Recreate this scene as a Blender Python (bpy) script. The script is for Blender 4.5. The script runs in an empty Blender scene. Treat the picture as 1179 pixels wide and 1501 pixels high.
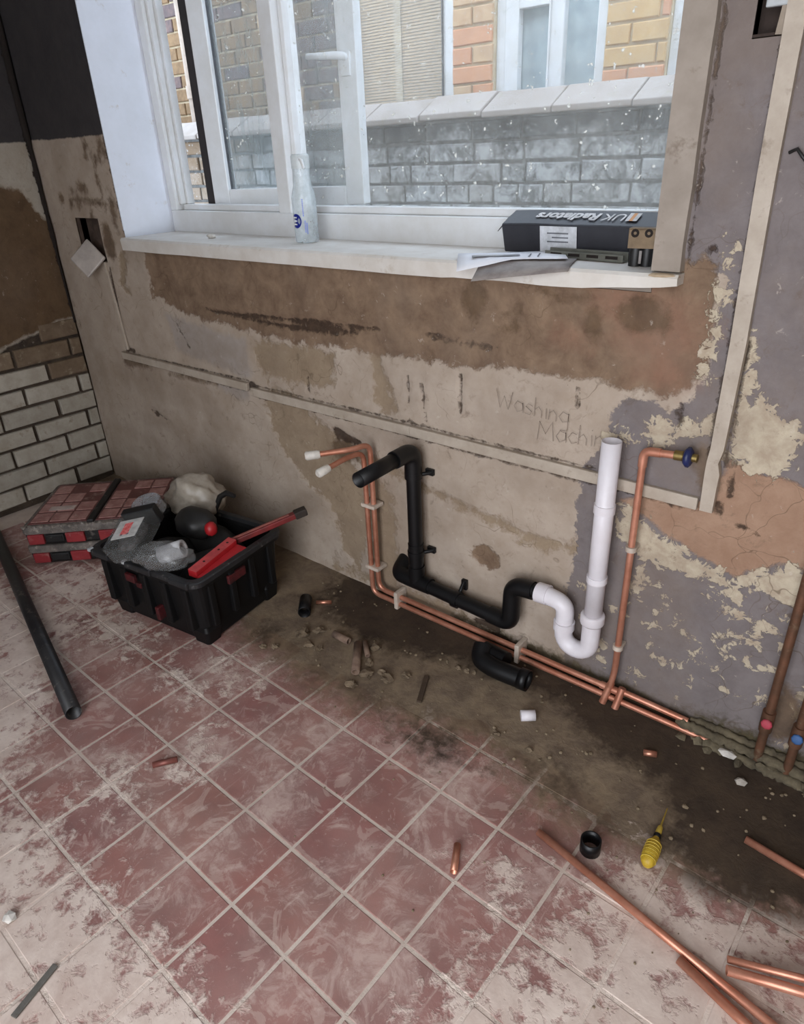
import bpy, bmesh, math, random
import numpy as np
from mathutils import Vector, Matrix, noise as mnoise

random.seed(7)
SC = bpy.context.scene
COL = SC.collection

# ------------------------------------------------------------------ camera
def look_matrix(pitch, roll, yaw):
    cx, sx = math.cos(pitch), math.sin(pitch)
    f = Vector((0, cx, -sx)); u = Vector((0, sx, cx)); r = Vector((1, 0, 0))
    r2 = r * math.cos(roll) + u * math.sin(roll)
    u2 = -r * math.sin(roll) + u * math.cos(roll)
    R = Matrix.Rotation(yaw, 3, 'Z')
    r2, u2, f = R @ r2, R @ u2, R @ f
    return Matrix((r2, u2, -f)).transposed()

cam = bpy.data.cameras.new('camera')
cam.sensor_fit = 'HORIZONTAL'; cam.sensor_width = 36.0
cam.lens = 1004.82 * 36.0 / 1179.0
cam.clip_start = 0.02
camo = bpy.data.objects.new('camera', cam); COL.objects.link(camo)
camo.matrix_world = Matrix.Translation((2.875, -1.366, 1.261)) @ look_matrix(0.48133, -0.04428, 0.70332).to_4x4()
SC.camera = camo

# ------------------------------------------------------------------ light and exposure
SC.view_settings.view_transform = 'Standard'
SC.view_settings.look = 'None'
SC.view_settings.gamma = 1.0
SC.view_settings.use_curve_mapping = False
SC.view_settings.exposure = 0.0

world = bpy.data.worlds.new('overcast_sky'); SC.world = world
world.use_nodes = True
wb = world.node_tree.nodes['Background']
wb.inputs['Color'].default_value = (0.74, 0.87, 1.04, 1)
wb.inputs['Strength'].default_value = 3.9

def area(name, loc, rot, sx, sy, energy, color):
    l = bpy.data.lights.new(name, 'AREA'); l.shape = 'RECTANGLE'; l.size = sx; l.size_y = sy
    l.energy = energy; l.color = color
    o = bpy.data.objects.new(name, l); COL.objects.link(o); o.location = loc; o.rotation_euler = rot
    return o
# added fill light, set in an assumed opening of the unseen rear wall
area('rear_fill', (2.9, -2.38, 1.2), (math.radians(90), 0, 0), 1.6, 2.0, 38, (1.0, 0.93, 0.87))

# ------------------------------------------------------------------ helpers: materials
def s2l(c):
    return tuple(((x / 255.0) / 12.92 if x / 255.0 <= 0.04045 else (((x / 255.0) + 0.055) / 1.055) ** 2.4) for x in c)
def rgba(c): return (*s2l(c), 1.0)

class NT:
    def __init__(s, name):
        s.m = bpy.data.materials.new(name); s.m.use_nodes = True
        s.t = s.m.node_tree; s.b = s.t.nodes['Principled BSDF']; s.out = s.t.nodes['Material Output']
    def n(s, typ, **kw):
        x = s.t.nodes.new(typ)
        for k, v in kw.items(): setattr(x, k, v)
        return x
    def l(s, a, b): s.t.links.new(a, b)
    def val(s, sock, v):
        if hasattr(v, 'is_linked') or hasattr(v, 'node'): s.l(v, sock)
        else: sock.default_value = v
    def noise(s, scale, detail=4, rough=0.6, coord='Position', dist=0.0, stretch=None):
        if coord == 'Position': src = s.n('ShaderNodeNewGeometry').outputs['Position']
        else: src = s.n('ShaderNodeTexCoord').outputs[coord]
        if stretch:
            mp = s.n('ShaderNodeMapping'); mp.inputs['Scale'].default_value = stretch; s.l(src, mp.inputs['Vector']); src = mp.outputs['Vector']
        x = s.n('ShaderNodeTexNoise'); x.inputs['Scale'].default_value = scale; x.inputs['Detail'].default_value = detail
        x.inputs['Roughness'].default_value = rough; x.inputs['Distortion'].default_value = dist
        s.l(src, x.inputs['Vector']); return x.outputs['Fac']
    def math(s, op, a, b=0.0, c=None):
        x = s.n('ShaderNodeMath', operation=op); s.val(x.inputs[0], a); s.val(x.inputs[1], b)
        if c is not None: s.val(x.inputs[2], c)
        return x.outputs[0]
    def ramp(s, v, a, b, c=0.0, d=1.0):
        x = s.n('ShaderNodeMapRange'); s.val(x.inputs['Value'], v); x.inputs['From Min'].default_value = a
        x.inputs['From Max'].default_value = b; x.inputs['To Min'].default_value = c; x.inputs['To Max'].default_value = d
        return x.outputs['Result']
    def mix(s, f, a, b):
        x = s.n('ShaderNodeMix', data_type='RGBA'); s.val(x.inputs[0], f); s.val(x.inputs[6], a); s.val(x.inputs[7], b)
        return x.outputs[2]
    def mixf(s, f, a, b):
        x = s.n('ShaderNodeMix', data_type='FLOAT'); s.val(x.inputs[0], f); s.val(x.inputs[2], a); s.val(x.inputs[3], b)
        return x.outputs[0]
    def bump(s, h, strength=0.3, dist=0.01):
        x = s.n('ShaderNodeBump'); x.inputs['Strength'].default_value = strength; x.inputs['Distance'].default_value = dist
        s.l(h, x.inputs['Height']); s.l(x.outputs['Normal'], s.b.inputs['Normal'])

MATS = {}
def mat(name, col, rough=0.6, metal=0.0, col2=None, scale=25, bump=0.0, spec=0.5, dust=0.0, dustcol=(185, 172, 155), rnd=0.0, coord='Object', emit=None):
    """plain procedural material: two tones by noise, optional settled dust by noise, optional per-object tone"""
    if name in MATS: return MATS[name]
    t = NT(name)
    if col2 is None: col2 = tuple(max(0, x * 0.82) for x in col)
    nz = t.noise(scale, 5, 0.65, coord)
    c = t.mix(t.ramp(nz, 0.35, 0.65), rgba(col), rgba(col2))
    if rnd:
        oi = t.n('ShaderNodeObjectInfo')
        hs = t.n('ShaderNodeHueSaturation'); t.l(c, hs.inputs['Color'])
        t.l(t.ramp(oi.outputs['Random'], 0, 1, 1 - rnd, 1 + rnd), hs.inputs['Value']); c = hs.outputs['Color']
    if dust:
        nd = t.noise(scale * 1.7, 6, 0.7, coord)
        c = t.mix(t.ramp(nd, 0.62 - dust * 0.4, 0.78 - dust * 0.3), c, rgba(dustcol))
    t.l(c, t.b.inputs['Base Color'])
    t.b.inputs['Roughness'].default_value = rough; t.b.inputs['Metallic'].default_value = metal
    t.b.inputs['Specular IOR Level'].default_value = spec
    if bump: t.bump(t.noise(scale * 2.2, 6, 0.65, coord), bump, 0.004)
    MATS[name] = t.m; return t.m

def clear_mat(name, tint, opacity, rough=0.15, speck=0.0, speckcol=(235, 235, 230), scale=40, stretch=None):
    """thin clear plastic or glass: transparent + gloss + a film of dirt and haze"""
    if name in MATS: return MATS[name]
    t = NT(name); t.t.nodes.remove(t.b)
    tr = t.n('ShaderNodeBsdfTransparent'); tr.inputs['Color'].default_value = (1, 1, 1, 1)
    gl = t.n('ShaderNodeBsdfGlossy'); gl.inputs['Roughness'].default_value = rough
    df = t.n('ShaderNodeBsdfDiffuse'); df.inputs['Color'].default_value = rgba(tint)
    lw = t.n('ShaderNodeLayerWeight'); lw.inputs['Blend'].default_value = 0.5
    fr = t.n('ShaderNodeMath', operation='MULTIPLY_ADD'); t.l(t.math('POWER', lw.outputs['Facing'], 5.0), fr.inputs[0]); fr.inputs[1].default_value = 0.5; fr.inputs[2].default_value = 0.03
    nz = t.noise(scale, 5, 0.7, 'Object', stretch=stretch)
    film = t.ramp(nz, 0.3, 0.75, opacity * 0.6, opacity * 1.3)
    m1 = t.n('ShaderNodeMixShader'); t.l(film, m1.inputs[0]); t.l(tr.outputs[0], m1.inputs[1]); t.l(df.outputs[0], m1.inputs[2])
    last = m1
    if speck:
        d2 = t.n('ShaderNodeBsdfDiffuse'); d2.inputs['Color'].default_value = rgba(speckcol)
        sp = t.ramp(t.noise(scale * 4, 3, 0.5, 'Object'), 0.74 - speck, 0.78 - speck)
        m2 = t.n('ShaderNodeMixShader'); t.l(sp, m2.inputs[0]); t.l(m1.outputs[0], m2.inputs[1]); t.l(d2.outputs[0], m2.inputs[2]); last = m2
    m3 = t.n('ShaderNodeMixShader'); t.l(fr.outputs[0], m3.inputs[0]); t.l(last.outputs[0], m3.inputs[1]); t.l(gl.outputs[0], m3.inputs[2])
    t.l(m3.outputs[0], t.out.inputs['Surface'])
    MATS[name] = t.m; return t.m

def layered(name, base, layers, rough=0.9, basescale=6, finebump=0.25, spec=0.25, basernd=0.0, extra=None, grime=0.0, over=()):
    """old surface built of layers; each layer's outline is an attribute of the mesh (distance inside the edge, metres)
       roughened by noise.  layer: (attr, colA, colB, edge amplitude, softness, noise scale, height)"""
    t = NT(name)
    nz = t.noise(basescale, 6, 0.65); nf = t.noise(basescale * 9, 5, 0.7)
    c = t.mix(t.ramp(nz, 0.35, 0.66), rgba(base[0]), rgba(base[1]))
    if basernd:
        oi = t.n('ShaderNodeObjectInfo'); hs = t.n('ShaderNodeHueSaturation'); t.l(c, hs.inputs['Color'])
        t.l(t.ramp(oi.outputs['Random'], 0, 1, 1 - basernd, 1 + basernd), hs.inputs['Value'])
        t.l(t.ramp(oi.outputs['Random'], 0, 1, 0.492, 0.508), hs.inputs['Hue']); c = hs.outputs['Color']
    if len(base) > 2:
        c = t.mix(t.ramp(nf, 0.58, 0.72, 0, 0.55), c, rgba(base[2]))
    h = None
    if extra: c = extra(t, c)
    nlow = t.noise(7, 3, 0.6); nhi = t.noise(38, 5, 0.7, dist=0.5); nmid = t.noise(16, 4, .7)
    def put(c, h, lay):
        (a, ca, cb, amp, soft, sc, hh, *op) = lay
        at = t.n('ShaderNodeAttribute', attribute_type='GEOMETRY', attribute_name=a)
        d = t.math('MULTIPLY_ADD', t.math('SUBTRACT', nmid if sc < 25 else nhi, 0.5), amp * 3.2, at.outputs['Fac'])
        d = t.math('MULTIPLY_ADD', t.math('SUBTRACT', nhi, 0.5), amp * 2.2, d)
        mask = t.ramp(d, -soft, soft, 0.0, op[0] if op else 1.0)
        n2 = t.noise(sc * 0.7 + 3, 5, 0.72, dist=0.3)
        lc = t.mix(t.ramp(n2, 0.36, 0.64), rgba(ca), rgba(cb))
        c = t.mix(mask, c, lc)
        hm = t.math('MULTIPLY', mask, hh)
        return c, (hm if h is None else t.mixf(mask, h, hh))
    for lay in layers: c, h = put(c, h, lay)
    if grime:
        # worn flecks, scratches and grime over everything
        g1 = t.noise(21, 6, 0.75, dist=0.6); g2 = t.noise(3.1, 5, 0.65)
        c = t.mix(t.ramp(g1, 0.42, 0.30, 0, 0.5 * grime), c, rgba((98, 82, 68)))
        c = t.mix(t.ramp(g2, 0.52, 0.36, 0, 0.35 * grime), c, rgba((124, 108, 94)))
        c = t.mix(t.ramp(nhi, 0.64, 0.70, 0, 0.35 * grime), c, rgba((198, 188, 176)))
        v = t.n('ShaderNodeTexVoronoi', feature='DISTANCE_TO_EDGE'); v.inputs['Scale'].default_value = 7.0
        wv = t.n('ShaderNodeVectorMath', operation='ADD'); gp = t.n('ShaderNodeNewGeometry').outputs['Position']
        nzc = t.n('ShaderNodeTexNoise'); nzc.inputs['Scale'].default_value = 9; t.l(gp, nzc.inputs['Vector'])
        sc_ = t.n('ShaderNodeVectorMath', operation='SCALE'); sc_.inputs['Scale'].default_value = .25; t.l(nzc.outputs['Color'], sc_.inputs[0])
        t.l(gp, wv.inputs[0]); t.l(sc_.outputs[0], wv.inputs[1]); t.l(wv.outputs[0], v.inputs['Vector'])
        crack = t.math('MULTIPLY', t.ramp(v.outputs['Distance'], .012, .004), t.ramp(g2, .50, .62))
        c = t.mix(t.math('MULTIPLY', crack, .55 * grime), c, rgba((84, 68, 52)))
    for lay in over: c, h = put(c, h, lay)
    t.l(c, t.b.inputs['Base Color']); t.b.inputs['Roughness'].default_value = rough
    t.b.inputs['Specular IOR Level'].default_value = spec
    fine = t.math('MULTIPLY', nhi, finebump)
    hh = t.math('ADD', fine, h) if h is not None else fine
    t.bump(hh, 0.7, 0.006)
    MATS[name] = t.m; return t.m

# ------------------------------------------------------------------ helpers: geometry
class MB:
    """collects shapes and links them as ONE mesh object"""
    def __init__(s): s.v = []; s.f = []; s.sm = []
    def add(s, vs, fs, smooth=False):
        o = len(s.v); s.v += [tuple(v) for v in vs]; s.f += [tuple(i + o for i in f) for f in fs]; s.sm += [smooth] * len(fs); return s
    def box(s, x0, x1, y0, y1, z0, z1, M=None):
        vs = [Vector((x, y, z)) for z in (z0, z1) for y in (y0, y1) for x in (x0, x1)]
        if M is not None: vs = [M @ v for v in vs]
        return s.add(vs, [(0, 2, 3, 1), (4, 5, 7, 6), (0, 1, 5, 4), (2, 6, 7, 3), (0, 4, 6, 2), (1, 3, 7, 5)])
    def prism(s, pts, a, b, axis='z', M=None):
        """outline pts (2-D) pushed from a to b along axis"""
        def P(p, h):
            return {'z': Vector((p[0], p[1], h)), 'y': Vector((p[0], h, p[1])), 'x': Vector((h, p[0], p[1]))}[axis]
        n = len(pts); vs = [P(p, a) for p in pts] + [P(p, b) for p in pts]
        if M is not None: vs = [M @ v for v in vs]
        return s.add(vs, [tuple(reversed(range(n))), tuple(range(n, 2 * n))] + [(i, (i + 1) % n, n + (i + 1) % n, n + i) for i in range(n)])
    def tube(s, path, r, n=14, wall=None, caps=True):
        """swept pipe; r number or list; wall = thickness of an open pipe"""
        P = [Vector(p) for p in path]
        R = r if isinstance(r, (list, tuple)) else [r] * len(P)
        T = []
        for i in range(len(P)):
            a = P[max(i - 1, 0)]; b = P[min(i + 1, len(P) - 1)]; T.append((b - a).normalized())
        up = Vector((0, 0, 1)) if abs(T[0].z) < 0.9 else Vector((1, 0, 0))
        N = (up - T[0] * up.dot(T[0])).normalized(); rings = []; frames = []
        for i in range(len(P)):
            N = (N - T[i] * N.dot(T[i])).normalized(); B = T[i].cross(N); frames.append((N.copy(), B))
        def ring(i, rad): N, B = frames[i]; return [P[i] + (N * math.cos(2 * math.pi * k / n) + B * math.sin(2 * math.pi * k / n)) * rad for k in range(n)]
        vs = []; fs = []
        seq = [(i, R[i]) for i in range(len(P))]
        if wall: seq = seq + [(i, R[i] - wall) for i in reversed(range(len(P)))]
        for i, rad in seq: vs += ring(i, rad)
        m = len(seq)
        for i in range(m if wall else m - 1):
            j = (i + 1) % m
            for k in range(n): fs.append((i * n + k, i * n + (k + 1) % n, j * n + (k + 1) % n, j * n + k))
        s.add(vs, fs, True)
        if caps and not wall:
            s.add(ring(0, R[0]), [tuple(reversed(range(n)))]); s.add(ring(len(P) - 1, R[-1]), [tuple(range(n))])
        return s
    def lathe(s, prof, n=24, M=None):
        vs = []; fs = []
        for (r, z) in prof:
            for k in range(n):
                v = Vector((r * math.cos(2 * math.pi * k / n), r * math.sin(2 * math.pi * k / n), z)); vs.append(M @ v if M is not None else v)
        for i in range(len(prof) - 1):
            for k in range(n): fs.append((i * n + k, i * n + (k + 1) % n, (i + 1) * n + (k + 1) % n, (i + 1) * n + k))
        return s.add(vs, fs, True)
    def loft(s, secs, cap0=True, cap1=True, M=None, seg=5, smooth=False):
        """rounded rectangles: (z, halfw, halfd, corner radius)"""
        rings = []
        for (z, hw, hd, cr) in secs:
            ring = []
            for q, (sx, sy) in enumerate(((1, 1), (-1, 1), (-1, -1), (1, -1))):
                for k in range(seg + 1):
                    a = math.pi / 2 * (q + k / seg)
                    v = Vector((sx * (hw - cr) + cr * math.cos(a), sy * (hd - cr) + cr * math.sin(a), z)); ring.append(M @ v if M is not None else v)
            rings.append(ring)
        n = len(rings[0]); vs = [v for r in rings for v in r]; fs = []
        for i in range(len(rings) - 1):
            for k in range(n): fs.append((i * n + k, i * n + (k + 1) % n, (i + 1) * n + (k + 1) % n, (i + 1) * n + k))
        if cap0: fs.append(tuple(reversed(range(n))))
        if cap1: fs.append(tuple(range((len(rings) - 1) * n, len(rings) * n)))
        return s.add(vs, fs, smooth)
    def lump(s, c, sx, sy, sz, seed=0, rough=0.35, sub=2, M=None):
        bm = bmesh.new(); bmesh.ops.create_icosphere(bm, subdivisions=sub, radius=1.0)
        vs = []
        for v in bm.verts:
            k = 1 + rough * mnoise.noise(v.co * 1.4 + Vector((seed * 3.7, seed * 1.3, seed)))  + rough * .4 * mnoise.noise(v.co * 4 + Vector((seed, 0, 0)))
            w = Vector((v.co.x * sx * k, v.co.y * sy * k, v.co.z * sz * k))
            if M is not None: w = M @ w
            vs.append(w + Vector(c))
        bm.verts.index_update(); fs = [[v.index for v in f.verts] for f in bm.faces]; bm.free()
        return s.add(vs, fs, sub > 1)
    def mesh(s, name):
        me = bpy.data.meshes.new(name); me.from_pydata(s.v, [], s.f)
        me.polygons.foreach_set('use_smooth', s.sm); me.update(); return me
    def build(s, name, m, parent=None, bevel=0.0, seg=2):
        o = bpy.data.objects.new(name, s.mesh(name)); COL.objects.link(o)
        if m: o.data.materials.append(m)
        if parent: o.parent = parent
        if bevel:
            b = o.modifiers.new('bevel', 'BEVEL'); b.width = bevel; b.segments = seg; b.limit_method = 'ANGLE'; b.angle_limit = math.radians(40)
        return o

def tag(o, label=None, cat=None, group=None, kind=None):
    if label: o['label'] = label
    if cat: o['category'] = cat
    if group: o['group'] = group
    if kind: o['kind'] = kind
    return o
def empty(name, loc=(0, 0, 0), rz=0, label=None, cat=None, group=None, kind=None):
    o = bpy.data.objects.new(name, None); COL.objects.link(o); o.location = loc; o.rotation_euler = (0, 0, rz)
    o.empty_display_size = 0.05
    return tag(o, label, cat, group, kind)
def under(o, parent):
    """parent o (built in world coordinates) without moving it"""
    o.parent = parent
    if parent.parent is None: o.matrix_parent_inverse = parent.matrix_basis.inverted()
    return o
def fillet(path, R, seg=7):
    """round the corners of a polyline"""
    P = [Vector(p) for p in path]; out = [P[0]]
    for i in range(1, len(P) - 1):
        a = (P[i - 1] - P[i]); b = (P[i + 1] - P[i]); la, lb = a.length, b.length; a.normalize(); b.normalize()
        d = min(R, la * 0.49, lb * 0.49); A = P[i] + a * d; B = P[i] + b * d
        for k in range(seg + 1):
            t = k / seg; out.append(A * (1 - t) ** 2 + P[i] * 2 * t * (1 - t) + B * t ** 2)
    out.append(P[-1]); return out
def frame_mat(o, x, z):
    """matrix with local x along x, local z along z"""
    x = Vector(x).normalized(); z = Vector(z); z = (z - x * z.dot(x)).normalized(); y = z.cross(x)
    return Matrix.Translation(o) @ Matrix((x, y, z)).transposed().to_4x4()
def RZ(a, loc=(0, 0, 0)): return Matrix.Translation(loc) @ Matrix.Rotation(a, 4, 'Z')

def text_mesh(name, body, size, M, m, parent=None, shear=0.0, offset=0.0, align='CENTER'):
    cu = bpy.data.curves.new(name, 'FONT'); cu.body = body; cu.size = size; cu.align_x = align; cu.align_y = 'CENTER'
    cu.shear = shear; cu.offset = offset; cu.extrude = 0.0002; cu.resolution_u = 3
    tmp = bpy.data.objects.new('tmp', cu); COL.objects.link(tmp)
    dg = bpy.context.evaluated_depsgraph_get(); me = bpy.data.meshes.new_from_object(tmp.evaluated_get(dg))
    bpy.data.objects.remove(tmp); me.transform(M); me.name = name; me.materials.clear()
    o = bpy.data.objects.new(name, me); COL.objects.link(o); me.materials.append(m)
    if parent: o.parent = parent
    return o

def sdf(poly, X, Y):
    """signed distance to a polygon, positive inside"""
    n = len(poly); d = np.full(X.shape, 1e9); ins = np.zeros(X.shape, bool)
    for i in range(n):
        ax, ay = poly[i]; bx, by = poly[(i + 1) % n]
        ex, ey = bx - ax, by - ay; wx, wy = X - ax, Y - ay
        t = np.clip((wx * ex + wy * ey) / (ex * ex + ey * ey + 1e-12), 0, 1)
        d = np.minimum(d, (wx - ex * t) ** 2 + (wy - ey * t) ** 2)
        c = ((ay > Y) != (by > Y)) & (X < ex * (Y - ay) / (ey if abs(ey) > 1e-12 else 1e-12) + ax)
        ins ^= c
    d = np.sqrt(d); return np.where(ins, d, -d)
def stroke(pts, w, X, Y):
    """signed distance to a line of half width w (number or list)"""
    best = np.full(X.shape, -1e9)
    for i in range(len(pts) - 1):
        ax, ay = pts[i]; bx, by = pts[i + 1]; ex, ey = bx - ax, by - ay; wx, wy = X - ax, Y - ay
        t = np.clip((wx * ex + wy * ey) / (ex * ex + ey * ey + 1e-12), 0, 1)
        ww = (w[i] * (1 - t) + w[i + 1] * t) if isinstance(w, (list, tuple)) else w
        best = np.maximum(best, ww - np.sqrt((wx - ex * t) ** 2 + (wy - ey * t) ** 2))
    return best
def union(*a):
    r = a[0]
    for b in a[1:]: r = np.maximum(r, b)
    return r
def blob(x, y, rx, ry, X, Y): return (1 - np.sqrt(((X - x) / rx) ** 2 + ((Y - y) / ry) ** 2)) * min(rx, ry)
def attrs(me, d):
    for k, a in d.items():
        at = me.attributes.new(k, 'FLOAT', 'POINT'); at.data.foreach_set('value', np.ascontiguousarray(a, dtype=np.float32).ravel())

def grid_mesh(name, us, vs, fn, keep=None):
    """grid over (u, v); fn(U, V) -> (X, Y, Z); keep(uc, vc) -> faces to keep"""
    U, V = np.meshgrid(us, vs); X, Y, Z = fn(U, V); nu, nv = len(us), len(vs)
    co = np.stack([X, Y, Z], -1).reshape(-1, 3)
    i = np.arange(nu * nv).reshape(nv, nu)
    q = np.stack([i[:-1, :-1], i[:-1, 1:], i[1:, 1:], i[1:, :-1]], -1).reshape(-1, 4)
    if keep is not None:
        uc = ((U[:-1, :-1] + U[1:, 1:]) / 2).ravel(); vc = ((V[:-1, :-1] + V[1:, 1:]) / 2).ravel(); q = q[keep(uc, vc)]
    me = bpy.data.meshes.new(name); me.from_pydata(co.tolist(), [], q.tolist()); me.update()
    me.polygons.foreach_set('use_smooth', [True] * len(me.polygons))
    return me, U, V

# ------------------------------------------------------------------ common materials
m_white_upvc = mat('white_upvc', (226, 228, 230), 0.35, col2=(214, 214, 212), scale=8)
m_sill = mat('sill_paint', (214, 210, 204), 0.5, col2=(200, 193, 184), scale=10, dust=0.06, dustcol=(178, 165, 148))
m_blackpipe = mat('black_plastic_pipe', (10, 10, 12), 0.42, col2=(15, 15, 17), scale=12, spec=.35)
m_blackdusty = mat('black_pipe_dusty', (24, 24, 27), 0.45, col2=(38, 37, 38), scale=14, dust=0.12, dustcol=(110, 102, 94))
m_whitepipe = mat('white_plastic_pipe', (225, 221, 226), 0.4, col2=(214, 208, 212), scale=10)
m_copper = mat('copper', (208, 148, 124), 0.38, 0.55, col2=(180, 118, 94), scale=16, dust=.04, dustcol=(150, 120, 100))
m_copper_old = mat('old_copper', (120, 82, 62), 0.6, 0.5, col2=(90, 66, 50), scale=22, dust=0.15, dustcol=(130, 112, 90))
m_clipw = mat('white_clip', (205, 190, 175), 0.5, scale=20)
m_brass = mat('brass', (150, 130, 80), 0.4, 0.8, scale=30)
m_blue = mat('blue_plastic', (30, 40, 88), 0.45, scale=20)
m_blue2 = mat('bright_blue_plastic', (56, 96, 150), 0.65, scale=20)
m_redcap = mat('red_valve', (176, 56, 74), 0.7, col2=(150, 60, 70), scale=60)
m_trunk = mat('painted_trunking', (178, 166, 152), 0.6, col2=(160, 147, 132), scale=14, bump=0.1, dust=0.08, dustcol=(120, 105, 88))
m_darkgap = mat('dark_gap', (34, 26, 22), 0.95, scale=30, bump=0.4)

# ================================================================== SETTING
OX0, OX1, OZ0, OZ1 = 0.515, 2.375, 1.003, 2.15      # window opening in the back wall
def st(o): return tag(o, kind='structure')

# ---- back wall: old plaster in layers
us = np.concatenate([np.arange(0, 0.515, .01), np.arange(0.515, 2.375, .01), np.arange(2.375, 3.2, .01), np.linspace(3.2, 4.0, 9)])
vs = np.concatenate([np.arange(0, 1.003, .01), np.arange(1.003, 1.6, .012), np.linspace(1.6, 2.5, 20)])
# make the opening's edges fall on grid lines
for e in (OX0, OX1): us[np.argmin(abs(us - e))] = e
for e in (OZ0, OZ1): vs[np.argmin(abs(vs - e))] = e
X, Z = np.meshgrid(us, vs)
brown = union(sdf([(.60, 1.02), (.612, .845), (.66, .85), (.70, .822), (.9, .800), (1.29, .777), (1.67, .787), (1.94, .797), (2.12, .809), (2.32, .812), (2.43, .80), (2.505, .87), (2.492, 1.06), (2.3, 1.08)], X, Z),
              blob(2.197, .816, .016, .02, X, Z), blob(2.005, .276, .045, .035, X, Z))
pink = union(sdf([(2.36, .548), (2.41, .572), (2.545, .60), (2.575, .70), (2.62, .69), (2.71, .675), (2.95, .64), (2.95, .47), (2.75, .5), (2.72, .51), (2.66, .47), (2.63, .447), (2.55, .465), (2.45, .51)], X, Z))
grey = sdf([(2.40, 2.6), (4.1, 2.6), (4.1, -.1), (2.28, -.1), (2.245, .19), (2.275, .40), (2.262, .46), (2.262, .60), (2.32, .68), (2.325, .775), (2.40, .80), (2.45, .765), (2.50, .84), (2.50, 1.04), (2.40, 1.05)], X, Z)
frag = union(sdf([(2.553, .955), (2.578, .94), (2.585, .82), (2.62, .83), (2.69, .77), (2.68, .70), (2.64, .675), (2.565, .70)], X, Z),
             sdf([(2.36, .545), (2.44, .505), (2.55, .458), (2.63, .44), (2.66, .47), (2.72, .51), (2.76, .5), (2.95, .47), (2.95, .42), (2.75, .405), (2.70, .43), (2.665, .435), (2.64, .39), (2.60, .425), (2.5, .405), (2.40, .43), (2.37, .46)], X, Z),
             stroke([(2.505, 1.03), (2.50, .86)], .008, X, Z), stroke([(2.46, .74), (2.53, .76)], .018, X, Z), blob(2.43, .73, .03, .03, X, Z),
             stroke([(2.63, .40), (2.65, .36), (2.62, .355)], .006, X, Z), blob(2.70, .35, .03, .018, X, Z) - .004, blob(2.69, .30, .012, .012, X, Z) - .002, blob(2.83, .19, .03, .05, X, Z),
             blob(2.43, .35, .02, .05, X, Z) - .008, *[blob(random.uniform(2.28, 2.80), random.uniform(.05, .40), random.uniform(.003, .009), random.uniform(.003, .008), X, Z) - .0005 for _ in range(34)], *[blob(random.uniform(2.58, 2.75), random.uniform(.22, .39), .012, .009, X, Z) - .003 for _ in range(10)], stroke([(2.31, .69), (2.37, .705)], .008, X, Z), blob(2.51, 1.09, .004, .012, X, Z))
tan = union(sdf([(1.19, .63), (1.30, .60), (1.45, .52), (1.55, .42), (1.58, .262), (1.53, .02), (1.47, .10), (1.41, .26), (1.30, .32), (1.20, .42), (1.15, .55)], X, Z),
            sdf([(1.12, .77), (1.50, .775), (1.48, .66), (1.30, .63), (1.14, .66)], X, Z) - .008,
            stroke([(1.50, .475), (1.749, .435), (1.981, .400), (2.186, .375), (2.30, .395)], [.02, .012, .012, .016, .01], X, Z),
            stroke([(.47, .98), (.42, .88), (.46, .85)], [.02, .014, .006], X, Z), blob(1.63, .20, .07, .28, X, Z) - .01,
            sdf([(1.62, .79), (1.66, .79), (1.72, .62), (1.64, .62)], X, Z) - .004, blob(1.75, .03, .3, .03, X, Z))
lav = union(sdf([(.66, .80), (.92, .775), (1.10, .76), (1.11, .65), (1.08, .625), (.88, .645), (.70, .67)], X, Z) - .004, sdf([(.895, .612), (1.075, .602), (1.078, .56), (.99, .545), (.90, .575)], X, Z))
char = sdf([(-.1, 1.357), (.62, 1.352), (.62, 2.6), (-.1, 2.6)], X, Z)
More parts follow.
